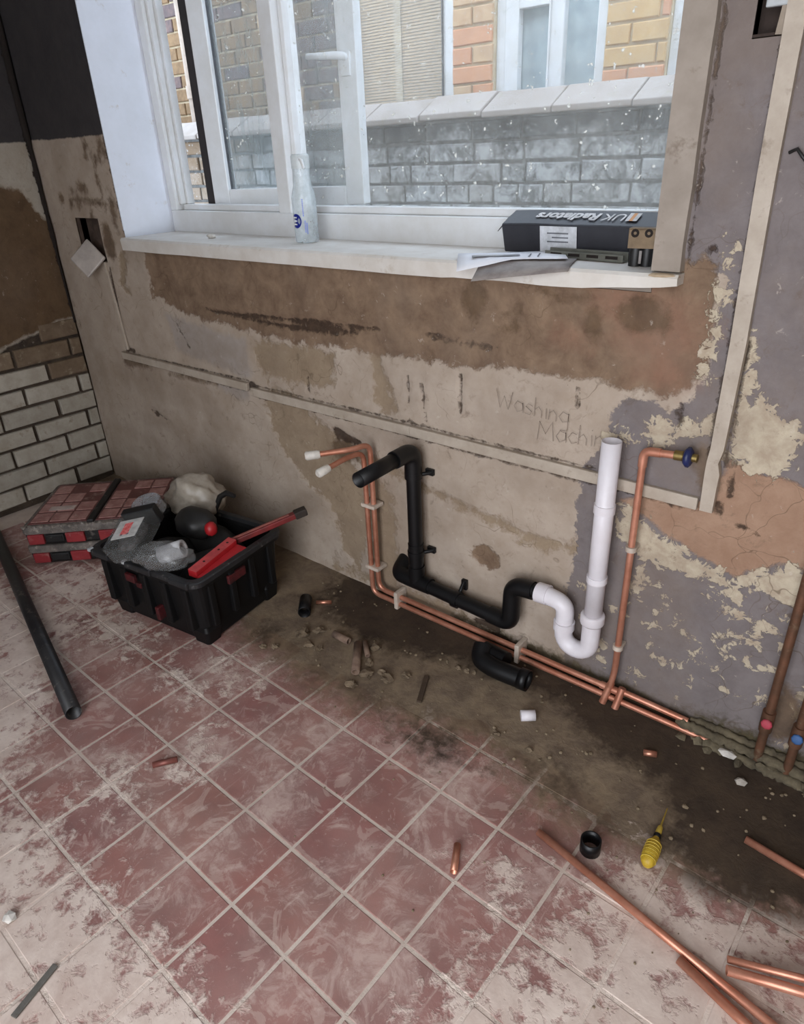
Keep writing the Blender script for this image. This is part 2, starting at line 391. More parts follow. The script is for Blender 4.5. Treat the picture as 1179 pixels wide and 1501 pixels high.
dark = union(stroke([(.88, .836), (1.02, .830), (1.14, .833), (1.30, .842)], [.002, .006, .008, .002], X, Z), stroke([(1.10, .822), (1.30, .818), (1.44, .828), (1.58, .834)], [.002, .007, .010, .003], X, Z), stroke([(1.26, .838), (1.40, .843), (1.52, .846), (1.66, .851)], [.003, .009, .006, .002], X, Z), stroke([(1.42, .815), (1.56, .826)], .003, X, Z),
             stroke([(1.55, .84), (1.66, .853)], .004, X, Z), stroke([(1.82, .858), (2.0, .852)], [.004, .004], X, Z), stroke([(1.84, .848), (2.03, .846)], .003, X, Z),
             blob(2.463, .765, .007, .022, X, Z), blob(1.095, .605, .02, .016, X, Z), stroke([(.345, .63), (.40, .628)], .008, X, Z),
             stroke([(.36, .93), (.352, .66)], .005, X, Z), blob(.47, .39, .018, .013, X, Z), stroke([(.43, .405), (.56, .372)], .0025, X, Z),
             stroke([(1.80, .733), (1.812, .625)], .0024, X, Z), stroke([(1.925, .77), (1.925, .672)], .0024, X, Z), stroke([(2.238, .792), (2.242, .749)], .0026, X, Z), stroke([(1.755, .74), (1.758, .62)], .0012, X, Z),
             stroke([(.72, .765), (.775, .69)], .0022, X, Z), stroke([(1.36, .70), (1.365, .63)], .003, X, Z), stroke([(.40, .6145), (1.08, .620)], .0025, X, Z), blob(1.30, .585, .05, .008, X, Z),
             stroke([(1.47, .52), (1.56, .505)], [.018, .008], X, Z), stroke([(1.10, .5745), (1.8, .5745), (2.53, .5745)], .0048, X, Z), stroke([(.33, .590), (1.07, .586)], .0034, X, Z), stroke([(2.531, 1.9), (2.536, 1.2), (2.535, .9), (2.535, .70)], .0042, X, Z), stroke([(2.565, .93), (2.567, .68)], .003, X, Z), stroke([(2.567, .60), (2.572, .58)], .006, X, Z), stroke([(1.10, .608), (2.30, .609)], .0018, X, Z), blob(2.507, 1.04, .008, .006, X, Z) - .003, blob(2.476, 1.087, .007, .006, X, Z),  # strokes along the trunking edges are painted shadow lines
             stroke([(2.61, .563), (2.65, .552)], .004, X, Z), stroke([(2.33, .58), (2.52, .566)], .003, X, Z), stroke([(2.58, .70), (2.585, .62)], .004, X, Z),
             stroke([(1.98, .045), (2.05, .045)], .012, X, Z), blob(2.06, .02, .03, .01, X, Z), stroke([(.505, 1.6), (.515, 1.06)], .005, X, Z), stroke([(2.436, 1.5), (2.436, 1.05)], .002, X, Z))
stain = union(stroke([(2.05, .93), (2.09, .96), (2.07, .90), (2.03, .89)], .005, X, Z), blob(1.96, .955, .03, .05, X, Z), stroke([(2.13, .99), (2.19, .975), (2.24, .985)], .006, X, Z), blob(2.26, .925, .022, .03, X, Z), blob(2.40, .95, .02, .03, X, Z) - .004,
              blob(2.36, .96, .06, .05, X, Z) - .012, blob(.40, 1.02, .035, .06, X, Z), blob(.475, 1.12, .02, .06, X, Z), blob(.3, 1.2, .03, .015, X, Z), stroke([(.18, 1.16), (.45, 1.15)], .006, X, Z), *[blob(.12 + .38 * random.random(), 1.10 + .24 * random.random(), .012, .010 + .02 * random.random(), X, Z) for _ in range(16)], stroke([(.40, 1.33), (.43, 1.12)], .008, X, Z) - .004, blob(.47, 1.32, .012, .03, X, Z),
              stroke([(.33, .588), (.50, .578)], [.028, .004], X, Z), stroke([(.62, .575), (.9, .58)], .006, X, Z), blob(2.78, .14, .05, .14, X, Z) - .02, blob(1.50, .47, .06, .04, X, Z), stroke([(2.52, .70), (2.545, .62)], .02, X, Z))
rose = union(blob(2.40, .93, .09, .07, X, Z), blob(2.33, .98, .07, .05, X, Z), blob(2.42, .86, .06, .04, X, Z), blob(2.22, .90, .05, .03, X, Z) - .01)
damp = union(sdf([(1.9, -.1), (4.1, -.1), (4.1, .045), (2.75, .06), (2.55, .045), (2.2, .05), (1.9, .035)], X, Z), stroke([(2.62, .05), (2.74, .035)], [.008, .03], X, Z))
und = np.vectorize(lambda a, b: mnoise.noise((a * 2.2, b * 2.2, 3.1)) * .006 + mnoise.noise((a * 9, b * 9, 1.1)) * .0022)(X, Z)
def smooth(a, w=.008): return np.clip(a / w * .5 + .5, 0, 1)
relief = und * 1.0
relief = relief - .004 * smooth(brown) - .003 * smooth(pink) + .0015 * smooth(frag) - .003 * smooth(tan) - .006 * smooth(dark, .004)
edge = np.minimum(np.minimum(np.clip((X - .0) / .02, 0, 1), np.ones_like(X)), 1)
inside_edge = np.maximum(np.maximum(OX0 - X, X - OX1), np.maximum(OZ0 - Z, Z - OZ1))
k = np.clip(inside_edge / .02, 0, 1)
Yw = -relief * k
holes = [(.205, .358, .955, 1.10), (2.482, 2.545, 1.405, 1.47)]
def keep(uc, vc):
    m = ~((uc > OX0) & (uc < OX1) & (vc > OZ0) & (vc < OZ1))
    for (a, b, c, d) in holes: m &= ~((uc > a) & (uc < b) & (vc > c) & (vc < d))
    return m
me, _, _ = grid_mesh('wall_back', us, vs, lambda U, V: (U, Yw, V), keep)
me.flip_normals() if me.polygons[0].normal.y > 0 else None
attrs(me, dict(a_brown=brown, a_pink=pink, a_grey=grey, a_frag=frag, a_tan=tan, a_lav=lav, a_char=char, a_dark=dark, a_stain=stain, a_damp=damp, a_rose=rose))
m_wall = layered('old_wall_layers', ((178, 164, 150), (158, 142, 126), (146, 130, 114)), [
    ('a_tan', (132, 114, 94), (150, 132, 110), .030, .008, 14, -.5, .92),
    ('a_lav', (160, 150, 142), (150, 138, 128), .016, .010, 12, .15),
    ('a_grey', (122, 114, 113), (110, 102, 101), .020, .0025, 16, .12),
    ('a_brown', (134, 112, 92), (106, 86, 70), .022, .005, 13, -.6),
    ('a_rose', (142, 104, 86), (124, 92, 76), .030, .030, 14, -.6, .6),
    ('a_pink', (160, 131, 110), (144, 114, 94), .012, .004, 12, -.5),
    ('a_frag', (192, 180, 158), (166, 150, 130), .026, .0022, 30, .35, .95),
    ('a_stain', (78, 61, 46), (104, 84, 64), .016, .008, 22, -.1, .85),
    ('a_damp', (62, 54, 40), (84, 76, 56), .030, .016, 18, 0),
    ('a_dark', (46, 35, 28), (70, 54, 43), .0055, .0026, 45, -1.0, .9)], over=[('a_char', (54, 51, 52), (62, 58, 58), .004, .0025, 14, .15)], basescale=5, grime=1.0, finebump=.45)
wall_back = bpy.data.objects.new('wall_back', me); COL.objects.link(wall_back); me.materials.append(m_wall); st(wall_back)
# the wall's thickness behind the plaster, and the white reveals
m_rev = mat('white_reveal', (226, 230, 240), 0.6, col2=(218, 222, 230), scale=7, dust=0.03)
m_brickouter = mat('outer_brick', (140, 118, 92), 0.95, scale=20, bump=.3)
b = MB()
for (x0, x1, z0, z1) in ((-.3, OX0 - .004, 0, 2.7), (OX1 + .004, 4.2, 0, 2.7), (OX0 - .004, OX1 + .004, 0, OZ0 - .004), (OX0 - .004, OX1 + .004, OZ1 + .004, 2.7)):
    segs = [(x0, x1, z0, z1)]
    if x0 == -.3: segs = [(x0, .205, z0, z1), (.358, x1, z0, z1), (.205, .358, z0, .955), (.205, .358, 1.10, z1)]
    if x1 == 4.2: segs = [(x0, 2.482, z0, z1), (2.545, x1, z0, z1), (2.482, 2.545, z0, 1.405), (2.482, 2.545, 1.47, z1)]
    for (a0, a1, c0, c1) in segs: b.box(a0, a1, .012, .30, c0, c1)
o = b.build('wall_core', m_brickouter, wall_back)
b = MB(); b.box(OX0 - .004, OX0, 0.0, .262, OZ0, OZ1); b.build('reveal_left', m_rev, wall_back)
b = MB(); b.box(OX1, OX1 + .004, 0.006, .262, OZ0 + .03, OZ1); b.build('reveal_right', m_rev, wall_back)
b = MB(); b.box(OX0, OX1, 0.0, .262, OZ1, OZ1 + .004); b.build('reveal_top', m_rev, wall_back)

# ---- left wall: plaster above, painted brick below
LZ0 = .66
yv = np.concatenate([np.linspace(-2.6, -1.0, 16)[:-1], np.arange(-1.0, 0.001, .0125)]); zv = np.concatenate([np.arange(0, 1.5, .0125), np.linspace(1.5, 2.5, 12)])
Yl, Zl = np.meshgrid(yv, zv)
lchar = sdf([(-4.2, 1.36), (.2, 1.352), (.2, 2.7), (-4.2, 2.7)], Yl, Zl)
lbrown = sdf([(-4.2, 1.25), (-.153, 1.215), (-.08, 1.19), (-.03, 1.10), (.1, 1.06), (.1, .70), (-.05, .72), (-.12, .70), (-.2, .685), (-.30, .66), (-.5, .62), (-4.2, .60)], Yl, Zl)
lmort = sdf([(-4.2, .58), (-.36, .615), (-.30, .65), (-.2, .675), (-.12, .69), (-.05, .71), (.1, .69), (.1, -.2), (-4.2, -.2)], Yl, Zl)
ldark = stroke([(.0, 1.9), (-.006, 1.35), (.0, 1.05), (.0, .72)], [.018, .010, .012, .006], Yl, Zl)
rl = np.vectorize(lambda a, c: mnoise.noise((a * 3, c * 3, 8.1)) * .005 + mnoise.noise((a * 11, c * 11, 2.1)) * .002)(Yl, Zl)
Xl = rl - .014 * smooth(lmort, .012) - .003 * smooth(lbrown)
me, _, _ = grid_mesh('wall_left', yv, zv, lambda U, V: (Xl, U, V))
if me.polygons[0].normal.x < 0: me.flip_normals()
attrs(me, dict(a_char=lchar, a_brown=lbrown, a_mort=lmort, a_dark=ldark))
m_wl = layered('left_wall_layers', ((168, 160, 148), (150, 140, 126), (120, 108, 94)), [
    ('a_brown', (102, 82, 61), (82, 64, 47), .012, .006, 9, -.5),
    ('a_mort', (74, 64, 54), (56, 48, 42), .006, .004, 30, -.4),
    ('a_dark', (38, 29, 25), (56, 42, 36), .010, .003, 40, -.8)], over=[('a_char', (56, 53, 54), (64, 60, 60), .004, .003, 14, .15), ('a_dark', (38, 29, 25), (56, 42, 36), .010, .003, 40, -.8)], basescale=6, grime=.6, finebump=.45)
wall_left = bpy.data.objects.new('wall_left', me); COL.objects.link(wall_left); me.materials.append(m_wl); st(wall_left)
b = MB(); b.box(-.25, -.03, -2.6, .0, 0, 2.7); b.build('wall_core', m_brickouter, wall_left)
m_bw = mat('painted_brick', (176, 170, 158), .7, col2=(156, 148, 134), scale=16, bump=.25, rnd=.10, dust=.10, dustcol=(128, 112, 92), coord='Position')
m_bb = mat('stained_brick', (120, 103, 84), .8, col2=(100, 83, 65), scale=18, bump=.3, rnd=.10, dust=.14, dustcol=(160, 148, 128), coord='Position')
def brick_mesh(name, w, h, d, seed=0, axis='x'):
    """a slightly worn brick, front face towards +x or -y"""
    r = random.Random(seed); e = .004; b = MB()
    hw, hh = w / 2, h / 2; j = lambda: r.uniform(-.002, .002)
    out = [(-hw, -hh), (hw, -hh), (hw, hh), (-hw, hh)]
    ring0 = [(a + j(), c + j()) for a, c in out]; ring1 = [(a * (1 - 2 * e / w) + j() * .5, c * (1 - 2 * e / h) + j() * .5) for a, c in out]
    if axis == 'x': P = lambda u, v, t: (t, u, v)
    else: P = lambda u, v, t: (u, -t, v)
    vs = [P(a, c, -d) for a, c in ring0] + [P(a, c, -e) for a, c in ring0] + [P(a, c, 0) for a, c in ring1]
    fs = [(0, 3, 2, 1), (8, 9, 10, 11)]
    for k in range(4):
        k2 = (k + 1) % 4
        fs += [(k, k2, 4 + k2, 4 + k), (4 + k, 4 + k2, 8 + k2, 8 + k)]
    if axis == 'x': pass
    b.add(vs, fs); me = b.mesh(name)
    bm = bmesh.new(); bm.from_mesh(me); bmesh.ops.recalc_face_normals(bm, faces=bm.faces); bm.to_mesh(me); bm.free()
    return me
CH = 0.0772
variants = {}
def lay_brick(parent, m, w, h, d, loc, axis, seed, name='brick'):
    key = (round(w, 3), round(h, 3), axis, seed % 4, m.name)
    if key not in variants:
        me = brick_mesh(name, w, h, d, seed, axis); me.materials.append(m); variants[key] = me
    o = bpy.data.objects.new(name, variants[key]); COL.objects.link(o); o.location = loc; o.parent = parent; return o
# courses measured from the joints on the left wall
for c in range(9):
    z0 = .026 + c * CH; zc = z0 + CH / 2
    first = -.165 if c % 2 == 0 else -.052
    pos = [(first - .115 - .2285 * k, .2165) for k in range(4)]
    pos.append(((first) / 2 + .002, abs(first) - .012))
    for yc, w in pos:
        if c == 8 and yc < -.2: continue
        if c == 7 and yc < -.42: continue
        lay_brick(wall_left, m_bb if c >= 7 or (c == 6 and yc > -.15) else m_bw, w, CH - .011, .05, (.001 + random.uniform(-.002, .002), yc, zc), 'x', c * 7 + int(-yc * 30))

# ---- floor: grout bed with crust of dirt by the wall, quarry tiles laid on it one by one
TS = .152; TH = 1.54887; TOX, TOY = 9.588213 * TS, -7.296443 * TS
TA = (math.sin(TH) * TS, -math.cos(TH) * TS); TB = (math.cos(TH) * TS, math.sin(TH) * TS)
def floor_fields(X, Y):
    dust = union(sdf([(1.42, -1.16), (1.577, -1.115), (1.80, -1.13), (1.96, -1.125), (2.086, -1.12), (2.206, -1.125), (2.33, -1.16), (2.3, -2.2), (.6, -2.2), (.9, -1.4)], X, Y),
                 sdf([(.62, -.70), (.80, -.66), (1.0, -.72), (1.10, -.83), (1.30, -.97), (1.42, -1.1), (1.2, -1.4), (.2, -1.4), (.1, -.75)], X, Y) - .02,
                 sdf([(2.47, -.93), (2.505, -.80), (2.56, -.70), (2.60, -.56), (2.585, -.46), (2.65, -.415), (2.72, -.42), (2.80, -.43), (2.93, -.38), (3.1, -.36), (3.1, -.60), (2.9, -.8), (2.7, -.95)], X, Y) - .008,
                 blob(1.02, -.63, .18, .05, X, Y), blob(.72, -.60, .12, .10, X, Y), blob(2.45, -.62, .05, .03, X, Y) - .02, blob(1.53, -.55, .05, .03, X, Y) - .01, blob(1.47, -.64, .03, .02, X, Y), blob(1.70, -.79, .02, .03, X, Y), blob(1.62, -.95, .06, .04, X, Y) - .012)
    dirt = sdf([(-.2, .2), (-.2, -.30), (.7, -.40), (1.33, -.40), (1.42, -.45), (1.50, -.43), (1.685, -.46), (1.877, -.45), (1.99, -.425), (2.128, -.385), (2.231, -.36), (2.32, -.38), (2.40, -.42), (2.50, -.43), (2.62, -.43), (2.80, -.40), (2.95, -.36), (3.4, -.33), (4.2, -.3), (4.2, .2)], X, Y)
    wet = union(sdf([(2.30, -.10), (2.40, -.17), (2.50, -.20), (2.60, -.20), (2.645, -.25), (2.66, -.33), (2.72, -.385), (2.80, -.395), (2.93, -.335), (3.2, -.3), (3.6, -.2), (3.6, .1), (2.3, .1), (2.12, -.05)], X, Y),
                blob(2.13, -.415, .075, .035, X, Y), sdf([(1.42, .1), (1.45, -.10), (1.60, -.22), (1.80, -.24), (1.98, -.16), (2.16, -.12), (2.32, -.12), (2.4, .1)], X, Y) - .012, blob(1.60, -.16, .16, .06, X, Y) - .02, blob(1.9, -.1, .2, .06, X, Y) - .025, blob(2.42, -.33, .05, .03, X, Y) - .012, blob(1.47, -.36, .03, .05, X, Y) - .01)  # band along the wall foot is shade put into the floor colour
    dust = np.minimum(dust, .050)
    return dust, dirt, wet
def tile_dust(t, c):
    big = t.noise(5, 3, .6); sm = t.noise(15, 8, .78, dist=.9); fine = t.noise(70, 6, .75); sw = t.noise(9, 6, .62, dist=3.2); st_ = t.noise(30, 6, .7, stretch=(1.0, .18, 1.0), dist=.8)
    c = t.mix(t.ramp(big, .35, .65, .22, .44), c, rgba((190, 166, 156)))
    k_ = t.math('MULTIPLY_ADD', t.math('SUBTRACT', big, .5), .55, sm)
    c = t.mix(t.ramp(k_, .50, .66, 0, .55), c, rgba((202, 180, 170)))
    c = t.mix(t.ramp(sw, .56, .60, 0, .30), c, rgba((206, 186, 174)))
    c = t.mix(t.ramp(st_, .60, .70, 0, .40), c, rgba((208, 190, 178)))
    c = t.mix(t.ramp(fine, .62, .70, 0, .55), c, rgba((212, 195, 182)))
    c = t.mix(t.ramp(fine, .36, .28, 0, .40), c, rgba((104, 70, 66)))
    return c
FL = [('a_dirt', (128, 111, 89), (90, 75, 60), .060, .055, 12, .25, .93),
      ('a_dust', (226, 211, 199), (198, 178, 166), .135, .034, 10, .3, .88),
      ('a_wet_shade', (50, 40, 33), (70, 57, 45), .045, .030, 11, .05, .92)]
m_tile = layered('quarry_tile', ((138, 76, 70), (112, 64, 61)), FL, rough=.75, basescale=9, finebump=.12, spec=.3, basernd=.09, extra=tile_dust)
m_grout = layered('grout_and_dirt', ((208, 194, 182), (188, 172, 160)), FL, rough=.95, basescale=9, finebump=.6)
fu = np.concatenate([np.arange(-.2, 3.3, .02), np.linspace(3.3, 4.2, 12)]); fv = np.concatenate([np.linspace(-2.6, -1.8, 12)[:-1], np.arange(-1.8, .081, .02)])
Xf, Yf = np.meshgrid(fu, fv); du, di, we = floor_fields(Xf, Yf)
nz = np.vectorize(lambda a, c: mnoise.noise((a * 7, c * 7, 5.5)) * .5 + mnoise.noise((a * 22, c * 22, 1.5)) * .3)(Xf, Yf)
Zf = -.0012 + (.0034 + .003 * nz) * smooth(di - .09 + .05 * nz, .10) + .004 * np.clip((Yf + .06) / .06, 0, 1) * (1 + nz)
me, _, _ = grid_mesh('floor', fu, fv, lambda U, V: (U, V, Zf))
if me.polygons[0].normal.z < 0: me.flip_normals()
attrs(me, dict(a_dust=du, a_dirt=di, a_wet_shade=we))
floor = bpy.data.objects.new('floor', me); COL.objects.link(floor); me.materials.append(m_grout); st(floor)
rt = random.Random(3)
for i in range(-5, 8):
    for j in range(-10, 13):
        cx = TOX + (i + .5) * TB[0] + (j + .5) * TA[0]; cy = TOY + (i + .5) * TB[1] + (j + .5) * TA[1]
        if cx < .03 or cy > -.06 or cx > 3.25 or cy < -1.75: continue
        hs = (TS - .0072) / 2; n = 5; vs_ = []; fs_ = []
        ca, sa = TA[0] / TS, TA[1] / TS
        dz = rt.uniform(-.0006, .0006); tx, ty = rt.uniform(-.004, .004), rt.uniform(-.004, .004)
        loc = []
        for a in range(n):
            for c in range(n):
                u = -hs + .0015 + (2 * hs - .003) * a / (n - 1); v = -hs + .0015 + (2 * hs - .003) * c / (n - 1)
                loc.append((u, v, dz + tx * u + ty * v))
        top = [(a * n + c, (a + 1) * n + c, (a + 1) * n + c + 1, a * n + c + 1) for a in range(n - 1) for c in range(n - 1)]
        rim = [a * n for a in range(n)] + [(n - 1) * n + c for c in range(1, n)] + [a * n + n - 1 for a in range(n - 2, -1, -1)] + [c for c in range(n - 2, 0, -1)]
        cor = [0, (n - 1) * n, n * n - 1, n - 1]
        base = len(loc); loc += [(sx * hs, sy * hs, dz - .0008) for sx, sy in ((-1, -1), (1, -1), (1, 1), (-1, 1))]
        loc += [(sx * hs, sy * hs, -.012) for sx, sy in ((-1, -1), (1, -1), (1, 1), (-1, 1))]
        fs_ = top[:]
        for q in range(4):
            seg_ = rim[q * (n - 1):(q + 1) * (n - 1) + 1]
            if len(seg_) < n: seg_ = seg_ + [rim[0]]
            fs_.append(tuple(reversed(seg_)) + (base + q, base + (q + 1) % 4)); q2 = (q + 1) % 4
            fs_.append((base + q, base + 4 + q, base + 4 + q2, base + q2))
        me = bpy.data.meshes.new('tile'); me.from_pydata([(ca * u - sa * v + 0, sa * u + ca * v, z) for u, v, z in loc], [], fs_); me.update()
        P = np.array([v.co for v in me.vertices]); d1, d2, d3 = floor_fields(P[:, 0] + cx, P[:, 1] + cy)
        attrs(me, dict(a_dust=d1, a_dirt=d2, a_wet_shade=d3)); me.materials.append(m_tile)
        o = bpy.data.objects.new('tile', me); COL.objects.link(o); o.location = (cx, cy, 0); o.parent = floor

# ---- the rest of the room, out of the picture
m_plain = mat('room_plaster', (140, 130, 120), .9, col2=(124, 114, 104), scale=3)
b = MB(); b.box(-.2, 4.2, -2.6, .012, 2.5, 2.6); st(b.build('ceiling', mat('ceiling_paint', (176, 172, 166), .9, scale=4)))
b = MB(); b.box(4.0, 4.2, -2.6, .0, -.02, 2.6); st(b.build('wall_right', m_plain))
b = MB()
for (x0, x1, z0, z1) in ((-.2, 2.05, -.02, 2.6), (3.75, 4.2, -.02, 2.6), (2.05, 3.75, 2.25, 2.6), (2.05, 3.75, -.02, .15)): b.box(x0, x1, -2.6, -2.42, z0, z1)  # opening in this unseen wall is assumed, put in for the fill light
st(b.build('wall_rear', m_plain))

# ---- window sill board and the strip down the right of the opening
b = MB()
n = 60; top = []; fr = []
for k in range(n + 1):
    x = .533 + (2.432 - .533) * k / n
    low = 1.003 + .002 * mnoise.noise((x * 6, 0, 0))
    if x > 1.90: low = 1.006 + .010 * mnoise.noise((x * 9, 3, 0)) + .018 * max(0, (x - 2.25) / .18)
    fr.append((x, min(low, 1.033)))
vs_ = []; fs_ = []
for x, lo in fr:
    yb = .0 if x < OX0 or x > OX1 else .0
    vs_ += [(x, -.030, lo), (x, -.033, 1.037), (x, -.027, 1.043), (x, .205, 1.043), (x, .0, lo)]
for k in range(n):
    a, c = k * 5, (k + 1) * 5
    for q in range(4): fs_.append((a + q, c + q, c + q + 1, a + q + 1))
    fs_.append((a + 4, c + 4, c, a))
fs_ += [(0, 1, 2, 3, 4), tuple(reversed(range(n * 5, n * 5 + 5)))]
b.add(vs_, fs_); sill = b.build('trim_1', m_sill); st(sill)
b = MB(); b.box(OX0 + .001, OX1 - .001, .0, .262, 1.004, 1.030); b.build('sill_bed', m_plain, sill)
b = MB(); nn = 24
for k in range(nn):
    z0, z1 = 1.046 + k * (2.2 - 1.046) / nn, 1.046 + (k + 1) * (2.2 - 1.046) / nn
    j0, j1 = .0025 * mnoise.noise((z0 * 17, 1, 2)), .0025 * mnoise.noise((z1 * 17, 1, 2))
    vs_ = [(2.374, -.014, z0), (2.428 + j0, -.014, z0), (2.430 + j0, .004, z0), (2.374, .004, z0), (2.374, -.014, z1), (2.428 + j1, -.014, z1), (2.430 + j1, .004, z1), (2.374, .004, z1)]
    b.add(vs_, [(0, 1, 5, 4), (1, 2, 6, 5), (3, 0, 4, 7)] + ([(3, 2, 1, 0)] if k == 0 else []) + ([(4, 5, 6, 7)] if k == nn - 1 else []))
st(b.build('trim_2', mat('worn_trim', (154, 143, 132), .75, col2=(138, 127, 116), scale=12, bump=.15, dust=.06, dustcol=(110, 96, 82))))

# ---- window_1: white frame, mullion, open outward sash on the left, fixed pane on the right
win = st(empty('window_1', (OX0, .2, 1.045)))
def wp(b, name, m, par=win, bevel=.003): return under(b.build(name, m, None, bevel), par)
ZT = 2.15
b = MB(); b.box(OX0 + .001, OX1 - .001, .200, .262, 1.031, 1.112); b.box(OX0 + .05, OX1 - .05, .222, .262, 1.112, 1.131); wp(b, 'frame_bottom', m_white_upvc)
b = MB(); b.box(OX0 + .001, .552, .200, .262, 1.112, ZT); b.box(.552, .566, .214, .262, 1.131, ZT - .06); b.box(.566, .580, .234, .262, 1.131, ZT - .06); wp(b, 'frame_side', m_white_upvc)
b = MB(); b.box(2.312, OX1 - .001, .200, .262, 1.112, ZT); wp(b, 'frame_side', m_white_upvc)
b = MB(); b.box(.552, 2.312, .200, .262, ZT - .06, ZT); wp(b, 'frame_top', m_white_upvc)
b = MB(); b.box(1.112, 1.166, .188, .262, 1.112, ZT - .06); b.box(1.084, 1.112, .238, .262, 1.131, ZT - .06); b.box(1.166, 1.182, .215, .262, 1.131, ZT - .06); wp(b, 'mullion', m_white_upvc)
m_glass = clear_mat('window_glass', (222, 226, 224), .15, .02, speck=.06, scale=16)  # pale film also paints a haze over the view outside
m_glass2 = clear_mat('sash_glass', (168, 178, 180), .42, .03, speck=.06, scale=16, stretch=(3, 3, .5))
b = MB(); b.box(1.175, 2.315, .236, .240, 1.125, ZT - .055); wp(b, 'pane', m_glass, bevel=0)
m_seal = mat('dark_seal', (44, 38, 38), .6, scale=20)
sh = Vector((.675, .298, 0)); sd = Vector((1.205 - .683, .5 - .3, 0)); SW = .565; sdn = sd.normalized()
SM = frame_mat(sh, sdn, (0, 0, 1))        # local x along the sash, local y outwards, z up
S0, S1 = 1.118, 2.08
b = MB(); b.box(0, .062, -.03, .03, S0, S1, SM); b.box(SW - .062, SW, -.03, .03, S0, S1, SM); b.box(.062, SW - .062, -.03, .03, S0, S0 + .056, SM); b.box(.062, SW - .062, -.03, .03, S1 - .056, S1, SM)
sash = wp(b, 'sash', m_white_upvc)
b = MB(); b.box(.058, SW - .058, -.003, .003, S0 + .05, S1 - .05, SM); under(b.build('pane', m_glass2), sash)
b = MB(); b.box(-.026, .001, -.030, .022, S0 - .004, S1, SM); under(b.build('seal', m_seal), sash)
b = MB(); b.box(SW - .067, SW - .061, -.012, .012, S0 + .054, S1 - .054, SM); b.box(.061, .066, -.012, .012, S0 + .054, S1 - .054, SM); under(b.build('gasket', mat('grey_seal', (90, 92, 96), .6, scale=20)), sash)
b = MB(); hz = 1.528; b.box(SW - .05, SW - .018, -.042, -.028, hz - .05, hz + .015, SM)
b.tube([SM @ Vector(q) for q in ((SW - .032, -.03, hz), (SW - .032, -.055, hz), (SW - .05, -.062, hz + .002), (SW - .15, -.058, hz + .006))], [.010, .011, .011, .008], 10)
under(b.build('handle', m_white_upvc, None, .002), sash)

# ================================================================== OUTSIDE
b = MB(); b.box(-6, 8, .3, 9, -.16, -.10); st(b.build('ground', mat('yard_concrete', (150, 146, 138), .9, scale=4, bump=.2)))
# garden wall: dark weathered brick under pale coping stones
gw = empty('garden_wall', (.8, 1.32, -.1), 0, 'sooty weathered brick garden wall with pale coping stones outside the window', 'wall')
m_gm = mat('garden_mortar', (132, 132, 130), .95, col2=(84, 84, 82), scale=14, bump=.4, coord='Position')
t = NT('sooty_brick')
pos = t.n('ShaderNodeNewGeometry').outputs['Position']; sep = t.n('ShaderNodeSeparateXYZ'); t.l(pos, sep.inputs[0])
n1 = t.noise(17, 8, .76, dist=.5); n2 = t.noise(5, 6, .7); n3 = t.noise(60, 4, .7); nv = t.noise(24, 5, .6, stretch=(1, 1, .12))
oi = t.n('ShaderNodeObjectInfo')
c = t.mix(t.ramp(n1, .40, .58), rgba((92, 95, 95)), rgba((188, 192, 194)))
c = t.mix(t.ramp(oi.outputs['Random'], 0, 1, 0, .35), c, rgba((160, 152, 142)))
soot = t.math('ADD', t.ramp(sep.outputs['Z'], 1.22, 1.34, 0, .9), t.math('MULTIPLY', t.math('SUBTRACT', n2, .5), 2.4))
c = t.mix(t.ramp(soot, .25, .75, 0, .9), c, rgba((52, 53, 52)))
c = t.mix(t.ramp(sep.outputs['X'], -.1, -.5, 0, .8), c, rgba((138, 116, 92)))
c = t.mix(t.ramp(n3, .60, .68, 0, .8), c, rgba((204, 206, 206)))
c = t.mix(t.ramp(nv, .68, .74, 0, .45), c, rgba((190, 190, 186)))
t.l(c, t.b.inputs['Base Color']); t.b.inputs['Roughness'].default_value = .95; t.bump(t.noise(45, 6, .7), .6, .006); m_soot = t.m
o = MB().box(-2.6, 3.2, 1.212, 1.44, -.1, 1.372).build('backing', m_gm); under(o, gw)
rb = random.Random(11)
for c in range(6):
    zc = 1.368 - (c + .5) * .0750
    x = -1.45 + (.11 if c % 2 else 0) + rb.uniform(-.02, .02)
    while x < 2.35:
        w = .2155 if rb.random() < .72 else .103
        o = lay_brick(gw, m_soot, w, .064 + rb.choice((-.002, 0, .001)), .06, (0, 0, 0), 'y', rb.randrange(4))
        o.location = (x + w / 2 - .8, 1.203 + rb.uniform(-.006, .003) - 1.32, zc + .1 + rb.uniform(-.0015, .0015)); x += w + .0105
m_cop = mat('coping_stone', (172, 164, 158), .9, col2=(156, 146, 138), scale=9, bump=.25, rnd=.05, dust=.08, dustcol=(140, 132, 104), coord='Position')
m_copedge = m_cop
x = -2.4
while x < 2.9:
    w = .300; dz = rb.uniform(-.004, .004); dy = rb.uniform(-.006, .006)
    b = MB(); b.prism([(1.172 + dy, 1.374 + dz), (1.172 + dy, 1.394 + dz), (1.30, 1.462 + dz), (1.34, 1.462 + dz), (1.47, 1.394 + dz), (1.47, 1.374 + dz)], x + .003, x + w - .003, 'x')
    under(b.build('coping_stone', m_cop, None, .004), gw); x += w

